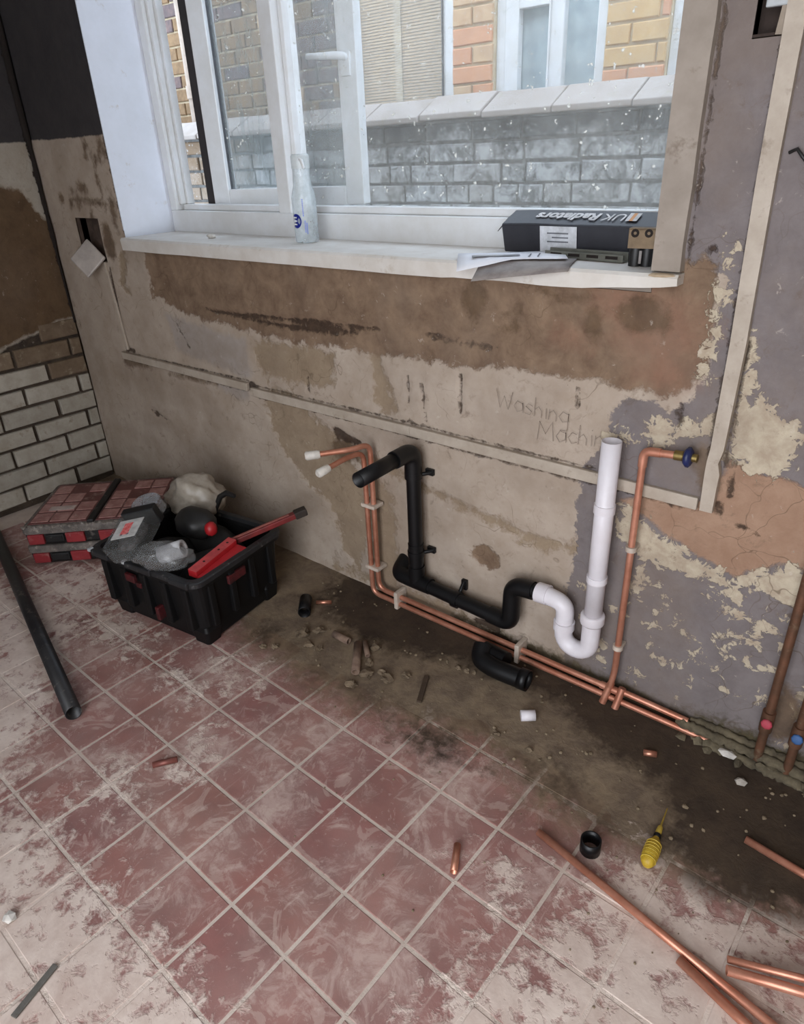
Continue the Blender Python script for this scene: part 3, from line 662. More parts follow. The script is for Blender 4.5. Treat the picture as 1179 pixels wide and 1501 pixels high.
# neighbour's house behind the garden wall
NH = empty('neighbour_house', (.8, 1.95, -.1), 0, 'brick house with white framed windows standing behind the garden wall', 'house')
HY = 1.80
m_hm = mat('house_mortar', (206, 190, 160), .95, col2=(188, 170, 140), scale=20, bump=.2, coord='Position')
houseB = [mat('brick_orange', (212, 160, 124), .9, col2=(200, 146, 112), scale=18, bump=.15, coord='Position'), mat('brick_buff', (206, 174, 126), .9, col2=(194, 160, 112), scale=18, bump=.15, coord='Position'),
          mat('brick_tan', (206, 176, 140), .9, col2=(190, 156, 122), scale=18, bump=.15, coord='Position'), mat('brick_red', (186, 128, 106), .9, col2=(150, 104, 92), scale=40, bump=.15, coord='Position'),
          mat('brick_plum', (128, 106, 100), .9, col2=(92, 82, 82), scale=22, bump=.15, coord='Position'), mat('brick_brown', (150, 122, 90), .9, col2=(122, 98, 72), scale=22, bump=.15, coord='Position')]
openings = [(-.12, .625, 1.2, 2.2), (.852, 1.390, 1.2, 2.2), (1.655, 2.6, 1.2, 2.2)]
b = MB()
segs = [(-3.0, -.12), (.625, .852), (1.390, 1.655), (2.6, 4.0)]
for a, c in segs: b.box(a, c, HY + .012, HY + .25, -.1, 2.30)
for a, c, z0, z1 in openings: b.box(a, c, HY + .012, HY + .25, -.1, z0); b.box(a, c, HY + .012, HY + .25, z1, 2.30)
under(b.build('wall_core', m_hm), NH)
rb = random.Random(5)
for c in range(11):
    zc = 1.388 + (c + .5) * .0757
    for (a, e) in ((-1.75, -.12), (.625, .852), (1.390, 1.655), ):
        x = a + .004 - (0 if e - a < .5 else (.11 if c % 2 else 0))
        flip = c % 2
        lim = e - .004
        while x < lim - .02:
            w = .2155 if e - a > .5 else (.2155 if (flip == 0) else .103)
            if e - a < .24 and flip: w = .103 if x < a + .05 else .2
            flip = 1 - flip if e - a < .5 else flip
            w = min(w, lim - x)
            if w < .03: break
            if e <= .0: m = houseB[4] if rb.random() < .6 else (houseB[5] if rb.random() < .7 else houseB[2])
            elif a < 1: m = rb.choice([houseB[0], houseB[2], houseB[2], houseB[3], houseB[3]])
            else: m = rb.choice([houseB[0], houseB[1], houseB[1], houseB[1], houseB[0]])
            if e <= 0 and x < -.8: m = houseB[5] if rb.random() < .8 else houseB[4]  # far left bricks take darker browns in place of shading
            o = lay_brick(NH, m, w, .0655, .05, (0, 0, 0), 'y', rb.randrange(4)); o.location = (x + w / 2 - .8, HY + rb.uniform(-.002, .002) - 1.95, zc + .1)
            x += w + .010
b = MB(); b.box(-3.1, 4.1, HY - .06, HY + .3, 2.30, 2.36); under(b.build('roof_edge', mat('roof_edge', (170, 165, 160), .8, scale=5)), NH)
def hwin(name, x0, x1, z0, z1, parts, m_pane, fw=.06):
    w = empty(name); under(w, NH); w.matrix_parent_inverse = NH.matrix_basis.inverted()
    b = MB(); b.box(x0, x0 + fw, HY + .03, HY + .10, z0, z1); b.box(x1 - fw, x1, HY + .03, HY + .10, z0, z1); b.box(x0 + fw, x1 - fw, HY + .03, HY + .10, z0, z0 + fw); b.box(x0 + fw, x1 - fw, HY + .03, HY + .10, z1 - fw, z1)
    for p in parts: b.box(p - .032, p + .032, HY + .03, HY + .10, z0 + fw, z1 - fw)
    f = b.build('frame', m_white_upvc, None, .006); f.parent = w
    xs = [x0 + fw] + [q for p in parts for q in (p - .032, p + .032)] + [x1 - fw]
    for k in range(0, len(xs), 2):
        o = MB().box(xs[k] - .005, xs[k + 1] + .005, HY + .066, HY + .072, z0 + fw - .005, z1 - fw + .005).build('pane', m_pane); o.parent = w
    return w
m_frost = mat('frosted_glass', (150, 166, 172), .25, col2=(178, 192, 196), scale=14)
w2 = hwin('window', .852, 1.390, 1.20, 2.2, [1.155], m_frost, .05)
# the lit sash of that window: a second, thinner frame with its own top rail
b = MB(); b.box(.905, .972, HY + .02, HY + .06, 1.25, 1.86); b.box(1.118, 1.124, HY + .02, HY + .06, 1.25, 1.86); b.box(.972, 1.118, HY + .02, HY + .06, 1.80, 1.86)
o = b.build('casement', m_white_upvc, None, .004); o.parent = w2
w3 = hwin('window', 1.655, 2.6, 1.20, 2.2, [], m_frost, .065)
w1 = hwin('window', -.12, .625, 1.20, 2.2, [], clear_mat('blind_glass', (205, 196, 180), .10, .03, scale=10), .075)
b = MB()
for k in range(64):
    z = 1.285 + k * .0135; b.box(-.05, .55, HY + .100, HY + .1025, z, z + .0092)
o = b.build('blind_slats', mat('blind_beige', (206, 180, 140), .7, col2=(192, 166, 126), scale=8)); o.parent = w1; o['kind'] = 'stuff'
o = MB().box(.20, .245, HY + .092, HY + .098, 1.275, 2.13).build('blind_reflection', mat('blind_reflection', (206, 190, 160), .8, scale=12)); o.parent = w1  # pale strip paints the reflection down the middle of the blind
o = MB().box(-.06, .56, HY + .109, HY + .118, 1.26, 2.16).build('blind_backing', mat('blind_shade', (120, 98, 70), .9, scale=6)); o.parent = w1
o = MB().box(.55, .556, HY + .02, HY + .10, 1.27, 2.14).build('gasket', mat('grey_seal', (90, 92, 96), .6)); o.parent = w1
# downpipe on the house
b = MB(); b.tube([(-1.33, 1.74, .9), (-1.33, 1.74, 2.29)], .036, 14); b.tube([(-1.33, 1.74, 1.62), (-1.33, 1.74, 1.69)], .043, 14)
dp = tag(b.build('downpipe', mat('downpipe_paint', (186, 168, 152), .6, scale=10)), 'pale downpipe on the house wall seen left of the open window', 'pipe')
dp.location = (0, 0, 0)

# ================================================================== PIPEWORK ON THE BACK WALL
def part(parent, b, name, m, bevel=0.0): return under(b.build(name, m, None, bevel), parent)
def cyl(b, a, c, r, n=18, wall=None): return b.tube([a, c], r, n, wall)

# black waste pipe
R = .0205; WY = -.046; VX = 1.802; HZ = .140
wp_ = empty('waste_pipe', (VX, 0, .0), 0, 'black plastic waste pipe with open spout clipped under the window', 'pipe')
b = MB(); b.tube([(VX, -.262, .552), (VX, -.10, .556)], R, 20, .002); part(wp_, b, 'spout', m_blackpipe)
b = MB(); b.tube(fillet([(VX, -.125, .556), (VX, WY, .557), (VX, WY, .490)], .040, 8), R + .0035, 20); part(wp_, b, 'elbow', m_blackpipe)
b = MB(); cyl(b, (VX, WY, .52), (VX, WY, HZ + .02), R, 20); part(wp_, b, 'riser', m_blackpipe)
b = MB(); cyl(b, (VX, WY, .27), (VX, WY, .205), R + .002, 20); part(wp_, b, 'socket', m_blackpipe)
b = MB(); cyl(b, (VX - .035, WY, HZ), (VX + .05, WY, HZ), R + .0035, 20); cyl(b, (VX, WY, HZ), (VX, WY, HZ + .055), R + .0035, 20); part(wp_, b, 'tee', m_blackpipe)
b = MB(); b.tube(fillet([(VX - .02, WY, HZ), (VX - .075, WY, HZ), (VX - .085, .02, HZ + .028)], .045, 8), R + .003, 20); part(wp_, b, 'wall_elbow', m_blackpipe)
b = MB(); cyl(b, (VX, WY, HZ), (2.10, WY, HZ - .012), R, 20); part(wp_, b, 'branch', m_blackpipe)
b = MB(); b.tube(fillet([(2.055, WY, HZ - .010), (2.122, WY, HZ - .012), (2.122, WY, .19)], .042, 9), R + .0035, 20); part(wp_, b, 'elbow', m_blackpipe)
b = MB(); b.tube(fillet([(2.122, WY, .185), (2.124, WY, .252), (2.185, WY, .258)], .040, 9), R + .0035, 20); part(wp_, b, 'elbow', m_blackpipe)
b = MB(); cyl(b, (2.17, WY, .258), (2.235, WY, .262), R - .001, 20); part(wp_, b, 'stub', m_blackpipe)
for (px, pz, ax, sgn) in ((VX, .485, 'v', 1), (VX, .238, 'v', 1), (1.945, .133, 'h', 1)):
    b = MB()
    if ax == 'v':
        cyl(b, (px, WY, pz - .009), (px, WY, pz + .009), R + .004, 18); b.box(px + .014, px + .040, -.012, -.001, pz - .008, pz + .010)
        b.tube([(px + .016, -.03, pz), (px + .034, -.014, pz + .003), (px + .04, -.006, pz + .006)], [.006, .006, .004], 8)
    else:
        cyl(b, (px - .009, WY, pz), (px + .009, WY, pz), R + .004, 18); b.box(px - .009, px + .009, -.012, -.001, pz + .014, pz + .046)
        b.tube([(px, -.03, pz + .016), (px, -.014, pz + .036), (px, -.006, pz + .044)], [.006, .006, .004], 8)
    part(wp_, b, 'pipe_clip', m_blackpipe, .002)

# white trap and standpipe
tr = empty('standpipe_trap', (2.348, 0, 0), 0, 'white plastic standpipe with curved trap joined to the black waste', 'pipe')
TY = -.05; TX = 2.349
b = MB(); b.tube([(TX, TY, .25), (TX, TY, .706)], .0215, 24, .002); part(tr, b, 'standpipe', m_whitepipe)
for z0, z1, rr in ((.535, .556, .0238), (.352, .368, .0240)):
    b = MB(); cyl(b, (TX, TY, z0), (TX, TY, z1), rr, 24); part(tr, b, 'collar', m_whitepipe, .002)
b = MB(); b.lathe([(.0, 0), (.0275, 0), (.029, .004), (.029, .022), (.0275, .027), (.0215, .027)], 24, Matrix.Translation((TX, TY, .232))); part(tr, b, 'nut', m_whitepipe)
ux = 2.277; pts = [(TX, TY, .25), (TX, TY, .175)]
for k in range(1, 12):
    a = math.pi * k / 12; pts.append(((TX + ux) / 2 + math.cos(a) * (TX - ux) / 2, TY, .172 - math.sin(a) * .036))
pts += [(ux, TY, .175), (ux, TY, .20)]
b = MB(); b.tube(pts, .0225, 22); part(tr, b, 'trap_bend', m_whitepipe)
b = MB(); cyl(b, (ux, TY, .184), (ux, TY, .206), .0265, 22); part(tr, b, 'nut', m_whitepipe, .003)
b = MB(); b.tube(fillet([(ux, TY, .20), (ux, TY, .256), (2.225, TY + .002, .262), (2.20, TY + .003, .260)], .034, 9), .0225, 22); part(tr, b, 'trap_elbow', m_whitepipe)
b = MB(); cyl(b, (2.197, TY + .003, .2605), (2.228, TY + .003, .2622), .0262, 22); part(tr, b, 'socket', m_whitepipe, .003)

# pair of copper supply pipes with push-fit caps
CR = .0078
def copper_pipe(name, label, x, z, top, end, yy, x2, capdir):
    t = empty(name, (x, 0, 0), 0, label, 'pipe', None)
    E_ = Vector(end); tp = Vector((x, yy, top))
    b = MB(); b.tube(fillet([E_, Vector((tp.x - .004, (tp.y + E_.y) * .45, tp.z + .004)), tp, (x, yy, z), (x2, yy, z)], .034, 8), CR, 14); part(t, b, 'tube', m_copper)
    d = (E_ - Vector((tp.x - .004, (tp.y + E_.y) * .45, tp.z + .004))).normalized()
    b = MB(); b.tube([E_ - d * .020, E_ - d * .012, E_ + d * .018, E_ + d * .022], [.0105, .0125, .0125, .008], 16); part(t, b, 'end_cap', mat('cap_white', (224, 218, 208), .45, scale=20))
    return t
PY1, PY2 = -.030, -.036
c1 = copper_pipe('copper_supply_pipe', 'bright copper pipe with upper white capped end, bending along the wall foot', 1.633, .041, .533, (1.553, -.178, .531), PY1, 2.402, None)
c2 = copper_pipe('copper_supply_pipe', 'bright copper pipe with lower white capped end, running lowest along the wall foot', 1.611, .019, .505, (1.602, -.190, .500), PY2, 2.655, None)
for t_, px, pz, vert in ((c1, 1.622, .335, 1), (c1, 1.622, .118, 1), (c1, 1.716, .030, 0), (c1, 2.145, .030, 0)):
    b = MB()
    if vert: b.box(px - .026, px + .026, -.048, -.001, pz - .006, pz + .006)
    else: b.box(px - .007, px + .007, -.050, -.001, pz - .026, pz + .034)
    part(t_, b, 'pipe_clip', m_clipw, .003)
# riser to the blue valve, tees at its foot
rs = empty('copper_riser', (2.411, 0, 0), 0, 'tall copper riser with elbow leading to a blue handled valve', 'pipe')
RX = 2.412; RY = -.028
b = MB(); b.tube(fillet([(RX - .004, PY2, .05), (RX, RY, .10), (RX, RY, .690), (2.492, RY, .697)], .020, 7), CR, 14); part(rs, b, 'tube', m_copper)
b = MB(); b.tube(fillet([(RX, RY, .655), (RX, RY, .6905), (2.447, RY, .6935)], .016, 7), CR + .0018, 14); part(rs, b, 'elbow', m_copper)
for (q0, q1, rr) in (((RX - .030, PY1, .041), (RX + .02, PY1, .041), .0098), ((RX - .014, PY2 - .012, .003), (RX - .004, PY1, .060), .0094), ((RX + .020, PY2 - .014, .004), (RX + .026, PY1, .058), .0094)):
    b = MB(); cyl(b, q0, q1, rr, 14); part(rs, b, 'tee', m_copper)
b = MB(); cyl(b, (2.475, RY, .696), (2.492, RY, .697), .0105, 12); cyl(b, (2.492, RY, .697), (2.520, RY, .6985), .0085, 12); v = part(rs, b, 'valve_body', m_brass)
b = MB(); b.lathe([(0, -.007), (.016, -.007), (.021, -.003), (.021, .003), (.016, .007), (0, .007)], 8, frame_mat((2.503, RY - .004, .699), (0, -1, .3), (1, 0, .05))); under(b.build('valve_handle', m_blue), v)
for pz in (.453, .174):
    b = MB(); cyl(b, (RX, RY, pz - .006), (RX, RY, pz + .006), .0125, 14); b.box(RX - .010, RX + .010, RY + .004, -.001, pz - .005, pz + .005); part(rs, b, 'pipe_clip', m_clipw, .002)
b = MB(); b.tube([(RX + .02, PY1, .047), (2.60, PY1 + .004, .040)], CR, 12)
tag(b.build('copper_branch_pipe', m_copper), 'short copper pipe running right from the riser foot into the rubble', 'pipe')

# old pipes with valves at the far right
for (name, label, px, zb, cap, mc, zt) in (('old_copper_pipe', 'brown old copper pipe with a small red valve near the right edge', 2.757, .02, .142, m_redcap, 1.9), ('old_copper_pipe', 'brown old copper pipe with a bright blue valve at the right edge', 2.818, .02, .135, m_blue2, 1.9)):
    t_ = empty(name, (px, 0, 0), 0, label, 'pipe')
    b = MB(); b.tube([(px, -.032, zb), (px + .001, -.032, .5), (px, -.030, zt)], .0095, 12); part(t_, b, 'tube', m_copper_old)
    b = MB(); cyl(b, (px, -.032, cap - .030), (px, -.032, cap + .024), .0135, 12); v = part(t_, b, 'valve_body', m_copper_old)
    b = MB(); b.lathe([(0, 0), (.008, 0), (.0115, .002), (.0115, .006), (.008, .008), (0, .008)], 8, frame_mat((px + .002, -.045, cap), (1, 0, 0), (0.1, -1, .3))); under(b.build('valve_handle', mc), v)

# crust of broken mortar along the wall foot at the right
b = MB(); rr_ = random.Random(9)
def crust(p0, p1, r, n_, seed):
    pa, ra = [], []
    for k in range(n_ + 1):
        t_ = k / n_; q = Vector(p0).lerp(Vector(p1), t_) + Vector((0, .004 * mnoise.noise((k * .7, seed, 1)), .004 * mnoise.noise((k * .7, seed, 5)))); pa.append(q)
        ra.append(r * (1 + .75 * mnoise.noise((k * 1.7, seed, 9))) * min(1, .45 + k * .2))
    b.tube(pa, ra, 9)
crust((2.575, -.030, .032), (3.25, -.026, .026), .012, 90, 1); crust((2.63, -.040, .014), (3.25, -.046, .010), .011, 90, 4); crust((2.60, -.010, .036), (3.25, -.006, .030), .012, 90, 7)
for k in range(26): b.lump((2.60 + k * .022 + rr_.uniform(-.01, .01), -.035 + rr_.uniform(-.03, .012), .014 + rr_.uniform(-.008, .012)), .012, rr_.uniform(.008, .016), rr_.uniform(.006, .011), k, .7, 1)
tag(b.build('mortar_rubble', mat('rubble_crust', (108, 98, 78), .95, col2=(70, 62, 48), scale=30, bump=.5, coord='Position')), 'crumbled olive mortar crust heaped along the wall foot at right', 'rubble', None, 'stuff')

# ================================================================== TRUNKING, BOXES
def trunk(name, label, pts, w, d, m=m_trunk):
    """flat painted channel on the wall following (x, z) points"""
    b = MB()
    for i in range(len(pts) - 1):
        a = Vector((pts[i][0], 0, pts[i][1])); c = Vector((pts[i + 1][0], 0, pts[i + 1][1])); L = (c - a).length
        Mx = frame_mat(a, c - a, (0, -1, 0)); b.box(0, L, -w / 2, w / 2, 0, d, Mx)
    return tag(b.build(name, m, None, .0025), label, 'trunking')
trunk('cable_trunking', 'short painted cable trunking ending at the grey patch on the left', [(.330, .607), (1.085, .603)], .027, .014)
trunk('cable_trunking', 'long horizontal painted cable trunking crossing behind the white standpipe', [(1.10, .590), (1.765, .592), (2.530, .592)], .028, .013)
trunk('cable_trunking', 'thin painted cable strip dropping from the open socket hole', [(.343, .952), (.372, .632)], .012, .009)
b = MB()
zz = [.583, .64, .668, .692, .72, .93, 1.20, 1.9]; xx = [2.550, 2.549, 2.549, 2.546, 2.550, 2.552, 2.547, 2.545]; ww = [.0125, .0135, .0142, .011, .0125, .0140, .0145, .0145]
for i in range(len(zz) - 1):
    vs_ = []
    for k in (i, i + 1):
        for (s_, y) in ((-1, -.001), (-1, -.017), (1, -.017), (1, -.001)): vs_.append((xx[k] + s_ * ww[k], y, zz[k]))
    b.add(vs_, [(1, 2, 6, 5), (0, 1, 5, 4), (2, 3, 7, 6)] + ([(0, 3, 2, 1)] if i == 0 else []))
tag(b.build('cable_trunking', m_trunk), 'tall vertical cream trunking right of the window with broken bottom end', 'trunking')
# open back boxes in the wall
for (x0, x1, z0, z1, lab, mm) in ((.205, .358, .955, 1.10, 'open dark socket hole in the plaster left of the window', mat('hole_brick', (84, 68, 58), .95, col2=(58, 46, 40), scale=30, bump=.6)), (2.482, 2.545, 1.405, 1.47, 'open dark socket hole high up between window and trunking', mat('hole_dark', (60, 48, 42), .95, scale=30, bump=.5))):
    b = MB(); d = .035
    b.box(x0 - .002, x1 + .002, d, d + .004, z0 - .002, z1 + .002); b.box(x0 - .004, x0, .0, d, z0, z1); b.box(x1, x1 + .004, .0, d, z0, z1); b.box(x0, x1, .0, d, z0 - .004, z0); b.box(x0, x1, .0, d, z1, z1 + .004)
    tag(b.build('socket_hole', mm), lab, 'hole')
b = MB(); Mx = frame_mat((.305, -.044, .967), (.0775, .012, -.0635), (.46, -.79, .41)); b.loft([(-.003, .050, .049, .006), (.003, .050, .049, .006), (.006, .046, .045, .006)], M=Mx)
tag(b.build('blank_plate', mat('plate_white', (186, 176, 168), .5, scale=10)), 'tilted off-white blanking plate hanging below the left socket hole', 'plate')
b = MB(); Mx = frame_mat((2.532, -.004, 1.420), (1, 0, -.1), (0, -1, 0)); b.box(-.010, .010, -.020, .022, 0, .006, Mx)
tag(b.build('plate_fragment', mat('plate_beige', (150, 136, 120), .7, scale=20)), 'beige plaster chip stuck beside the high dark socket hole', 'fragment')
b = MB(); b.box(2.500, 2.534, -.012, -.001, 1.437, 1.475)
tag(b.build('socket_plate', mat('plate_grey', (176, 180, 182), .4, scale=10), None, .002), 'pale grey plate at the top edge above the socket hole', 'plate')
# cable stub at the right edge
b = MB(); b.tube([(2.572, -.004, 1.238), (2.584, -.010, 1.243), (2.594, -.012, 1.232), (2.610, -.010, 1.215)], .0028, 8)
tag(b.build('cable_stub', mat('black_cable', (30, 28, 28), .5, scale=20)), 'short black cable stub on the grey wall right of tall trunking', 'cable')
# dark gap up the left corner, put in as a rough solid strip
b = MB(); pth = []; rad = []
for k in range(40):
    z = .70 + k * .045; pth.append((.012 + .006 * mnoise.noise((z * 5, 0, 1)), -.014 + .006 * mnoise.noise((z * 5, 4, 1)), z)); rad.append((.004 if z < 1.0 else .008) + .004 * (z > 1.35) + .003 * mnoise.noise((z * 14, 2, 2)))
b.tube(pth, rad, 8); tag(b.build('corner_gap', m_darkgap), 'rough dark strip put in for the gap up the corner of the two walls', 'cable')
# pencil writing
m_pen = mat('pencil', (148, 134, 122), .9, scale=60)
wr = empty('pencil_note', (2.14, -.006, .70), 0, 'faint pencil writing on the cream plaster under the window', 'writing')
GL = {'W': ([[(0, 1), (.25, 0), (.5, .7), (.75, 0), (1, 1)]], 1.05), 'M': ([[(0, 0), (.1, 1), (.45, .35), (.8, 1), (.9, 0)]], 1.0),
      'a': ([[(.5, .5), (.2, .6), (0, .3), (.2, 0), (.5, .15), (.52, .55), (.55, 0)]], .62), 's': ([[(.45, .5), (.2, .58), (.05, .42), (.4, .2), (.3, 0), (0, .05)]], .52),
      'h': ([[(0, 0), (.05, 1)], [(.02, .35), (.25, .55), (.42, .35), (.42, 0)]], .55), 'i': ([[(.1, .55), (.12, 0)], [(.1, .78), (.12, .82)]], .25),
      'n': ([[(0, 0), (.03, .55)], [(.02, .35), (.25, .55), (.42, .35), (.42, 0)]], .55), 'g': ([[(.5, .5), (.2, .6), (0, .3), (.2, .05), (.5, .15), (.52, .55), (.5, -.35), (.1, -.4)]], .62),
      'c': ([[(.45, .5), (.2, .58), (0, .3), (.2, 0), (.48, .1)]], .52), 'e': ([[(.02, .28), (.45, .32), (.3, .58), (.05, .4), (.05, .1), (.3, 0), (.5, .1)]], .58)}
def pencil(word, x, z, h, slope):
    b = MB(); u = 0
    for ch in word:
        st_, adv = GL[ch]
        for s_ in st_: b.tube([(x + (u + p) * h, -.0075, z + q * h + slope * (u + p) * h) for p, q in s_], .0007, 5)
        u += adv * 1.05
    return under(b.build('word', m_pen), wr)
pencil('Washing', 2.035, .712, .045, -.04); pencil('Machine', 2.150, .652, .046, .10)

# ================================================================== ON THE WINDOW SILL
SZ = 1.0435
# clear bottle with blue print
bt = empty('clear_bottle', (1.315, .105, SZ), 0, 'clear plastic bottle with round blue logo standing on the sill', 'bottle')
m_clear = clear_mat('clear_plastic', (205, 216, 220), .42, .12, scale=14)
BM = Matrix.Translation((1.315, .105, SZ))
b = MB(); b.lathe([(0, .002), (.031, .002), (.034, .006), (.034, .118), (.032, .130), (.026, .150), (.024, .185), (.024, .196)], 28, BM); part(bt, b, 'body', m_clear)
b = MB(); b.lathe([(.0255, .192), (.0255, .222), (.022, .228), (0, .228)], 24, BM); part(bt, b, 'cap', clear_mat('frosted_cap', (214, 220, 220), .7, .2, scale=14))
b = MB(); b.tube([BM @ Vector((.016, -.018, .215)), BM @ Vector((.026, -.020, .212)), BM @ Vector((.034, -.021, .192))], [.004, .005, .004], 8); part(bt, b, 'cap_tab', m_white_upvc)
m_ink = mat('blue_ink', (22, 40, 150), .4, scale=20); m_ink2 = mat('pale_blue_ink', (92, 112, 196), .4, scale=20)
def on_cyl(name, shape, a0, r, m, seg=20):
    """flat print wrapped on the bottle: list of (arc length, height)"""
    vs_ = [BM @ Vector((r * math.cos(a0 + u / r), r * math.sin(a0 + u / r), v)) for u, v in shape]; b = MB(); n_ = len(vs_)
    cu_ = sum(u for u, v in shape) / n_; cv_ = sum(v for u, v in shape) / n_; vs_.append(BM @ Vector((r * math.cos(a0 + cu_ / r), r * math.sin(a0 + cu_ / r), cv_)))
    b.add(vs_, [(i, (i + 1) % n_, n_) for i in range(n_)]); return part(bt, b, name, m)
FA = math.radians(-72)   # side of the bottle facing the room
disc = [(math.cos(2 * math.pi * k / 28) * .017 - .012, math.sin(2 * math.pi * k / 28) * .019 + .060) for k in range(28)]
on_cyl('logo', disc, FA, .0345, m_ink)
for hv in (.067, .058, .049): on_cyl('logo_letter', [(-.026, hv), (-.010, hv), (-.010, hv + .0042), (-.026, hv + .0042)], FA, .0349, m_white_upvc)
on_cyl('logo_letter', [(-.026, .049), (-.022, .049), (-.022, .071), (-.026, .071)], FA, .0349, m_white_upvc)
for u0, v0, v1 in ((.010, .072, .118), (.013, .030, .062), (.018, .026, .056)):
    for k in range(9):
        va = v0 + (v1 - v0) * k / 9; on_cyl('print_line', [(u0, va), (u0 + .0038, va), (u0 + .0038, va + (v1 - v0) / 9 * .72), (u0, va + (v1 - v0) / 9 * .72)], FA, .0345, m_ink2)
# radiator box
bx = empty('radiator_box', (2.155, .155, SZ), 0, 'long black cardboard box lying on the sill against the window frame', 'box')
m_box = mat('black_card', (44, 44, 50), .5, col2=(34, 34, 40), scale=12)
B0, B1, BY0, BY1, BZ1 = 1.958, 2.366, .122, .196, SZ + .072
b = MB(); nseg = 12; vs_ = []; fs_ = []
for k in range(nseg + 1):
    x = B0 + (B1 - B0) * k / nseg; sg = .002 * mnoise.noise((x * 12, 0, 0)); e_ = .006 if k == 0 else 0
    vs_ += [(x + e_, .128 + sg, SZ + .001), (x, .120 + sg, SZ + .064 + sg), (x, .184, SZ + .090 + sg), (x + e_, .197, SZ + .020)]
for k in range(nseg):
    a, c = k * 4, k * 4 + 4
    for q in range(4): fs_.append((a + q, c + q, c + (q + 1) % 4, a + (q + 1) % 4))
fs_ += [(0, 1, 2, 3), tuple(reversed(range(nseg * 4, nseg * 4 + 4)))]; b.add(vs_, fs_); part(bx, b, 'carton', m_box, .004)
b = MB(); b.add([(B0 + .002, .182, SZ + .086), (B0 - .014, .172, SZ + .072), (B0 - .016, .13, SZ + .046), (B0 + .001, .122, SZ + .060)], [(0, 1, 2, 3)]); fl_ = part(bx, b, 'end_flap', m_box)
sl_ = fl_.modifiers.new('thick', 'SOLIDIFY'); sl_.thickness = .0015
m_print = mat('white_print', (214, 212, 212), .6, scale=30)
def topface(x, f, lift=.003):   # frame on the sloping top of the box, lettering read from the window side
    return frame_mat((x, .120 + .064 * f, SZ + .064 + .026 * f + lift), (-1, 0, 0), (0, -.376, .926))
under(text_mesh('lettering', 'Radiators', .040, topface(2.112, .5), m_print, shear=.2, offset=.0014), bx)
under(text_mesh('lettering', 'UK', .040, topface(2.222, .5), m_print, shear=.15), bx)
for (a0, a1, cc) in ((2.258, 2.266, (214, 150, 90)), (2.266, 2.275, (190, 190, 190)), (2.250, 2.258, (214, 212, 212))):
    part(bx, MB().box(-(a1 - a0) / 2, (a1 - a0) / 2, -.016, .016, 0, .0006, topface((a0 + a1) / 2, .5)), 'logo', mat('logo_%d' % cc[2], cc, .6, scale=30))
FM = frame_mat((2.107, .1215, SZ + .034), (1, 0, 0), (0, -1, -.13))
lab_ = part(bx, MB().box(-.045, .045, -.026, .028, .0022, .003, FM), 'address_label', mat('label_white', (206, 208, 212), .6, scale=40))
for k in range(3): under(MB().box(-.027 + .012 * (k % 2), .025, .012 - k * .009, .015 - k * .009, .003, .0034, FM).build('label_text', mat('grey_ink', (110, 112, 118), .7, scale=40)), lab_)
# metal bracket strip
b = MB(); Mx = RZ(-.10, (2.190, .088, SZ + .001))
b.box(-.095, .095, -.012, .012, 0, .003, Mx); b.box(-.095, .095, .008, .012, .003, .018, Mx); b.box(-.095, .095, -.012, -.009, .003, .014, Mx)
br = empty('metal_bracket', (2.19, .088, SZ), 0, 'grey slotted metal bracket lying in front of the black box', 'bracket'); part(br, b, 'channel', mat('galvanised', (132, 132, 122), .45, .6, scale=20))
for k in range(4): b = MB(); b.box(-.08 + k * .045, -.052 + k * .045, -.0128, -.0118, .005, .011, Mx); part(br, b, 'slot', m_darkgap)
# small packet with cardboard header
pk = empty('roller_packet', (2.345, .045, SZ), 0, 'small black item with brown cardboard header at the right end of the sill', 'packet')
b = MB(); Mx = RZ(.15, (2.326, .050, SZ)); b.tube([Mx @ Vector((-.010, 0, .0)), Mx @ Vector((-.010, 0, .038))], .013, 12); b.tube([Mx @ Vector((.012, 0, .0)), Mx @ Vector((.012, 0, .038))], .012, 12); part(pk, b, 'plug', mat('black_rubber', (22, 20, 20), .5, scale=20))
b = MB(); b.box(-.024, .026, -.014, -.011, .034, .070, Mx); b.box(-.024, .026, .010, .013, .034, .070, Mx); b.box(-.024, .026, -.014, .013, .068, .071, Mx); part(pk, b, 'header_card', mat('kraft_card', (128, 108, 84), .8, scale=30))
for k in (-.012, .014): b = MB(); b.lathe([(.003, 0), (.006, .001), (.008, 0)], 12, Mx @ frame_mat((k, -.0145, .062), (1, 0, 0), (0, -1, 0))); part(pk, b, 'hole_ring', m_darkgap)
b = MB(); b.box(.000, .005, -.0155, -.013, .006, .030, Mx); part(pk, b, 'shine_strip', mat('grey_shine', (120, 112, 108), .5, scale=20))  # grey strip paints a shine on the black plugs
# letters on the sill
def sheet(name, label, cx, cy, ang, w, h, z, m, droop=.0, th=.0008):
    Mx = RZ(ang, (cx, cy, 0)); b = MB(); n_ = 10; top = []; vs_ = []
    for i in range(n_ + 1):
        for j in range(5):
            u = -w / 2 + w * i / n_; v_ = -h / 2 + h * j / 4; p_ = Mx @ Vector((u, v_, 0)); over = max(0, -.030 - p_.y)
            vs_.append((p_.x, p_.y, z + .0012 * mnoise.noise((p_.x * 14, p_.y * 14, 1)) - droop * over))
    b.add(vs_, [(i * 5 + j, (i + 1) * 5 + j, (i + 1) * 5 + j + 1, i * 5 + j + 1) for i in range(n_) for j in range(4)], True)
    o = b.build(name, m); s_ = o.modifiers.new('thick', 'SOLIDIFY'); s_.thickness = th; s_.offset = 1; return o
m_paper = mat('white_paper', (226, 226, 230), .7, col2=(216, 216, 222), scale=10)
ev = empty('envelope', (2.05, .02, SZ), 0, 'white window envelope lying over the front edge of the sill', 'envelope')
AN = math.atan2(.13, .20)
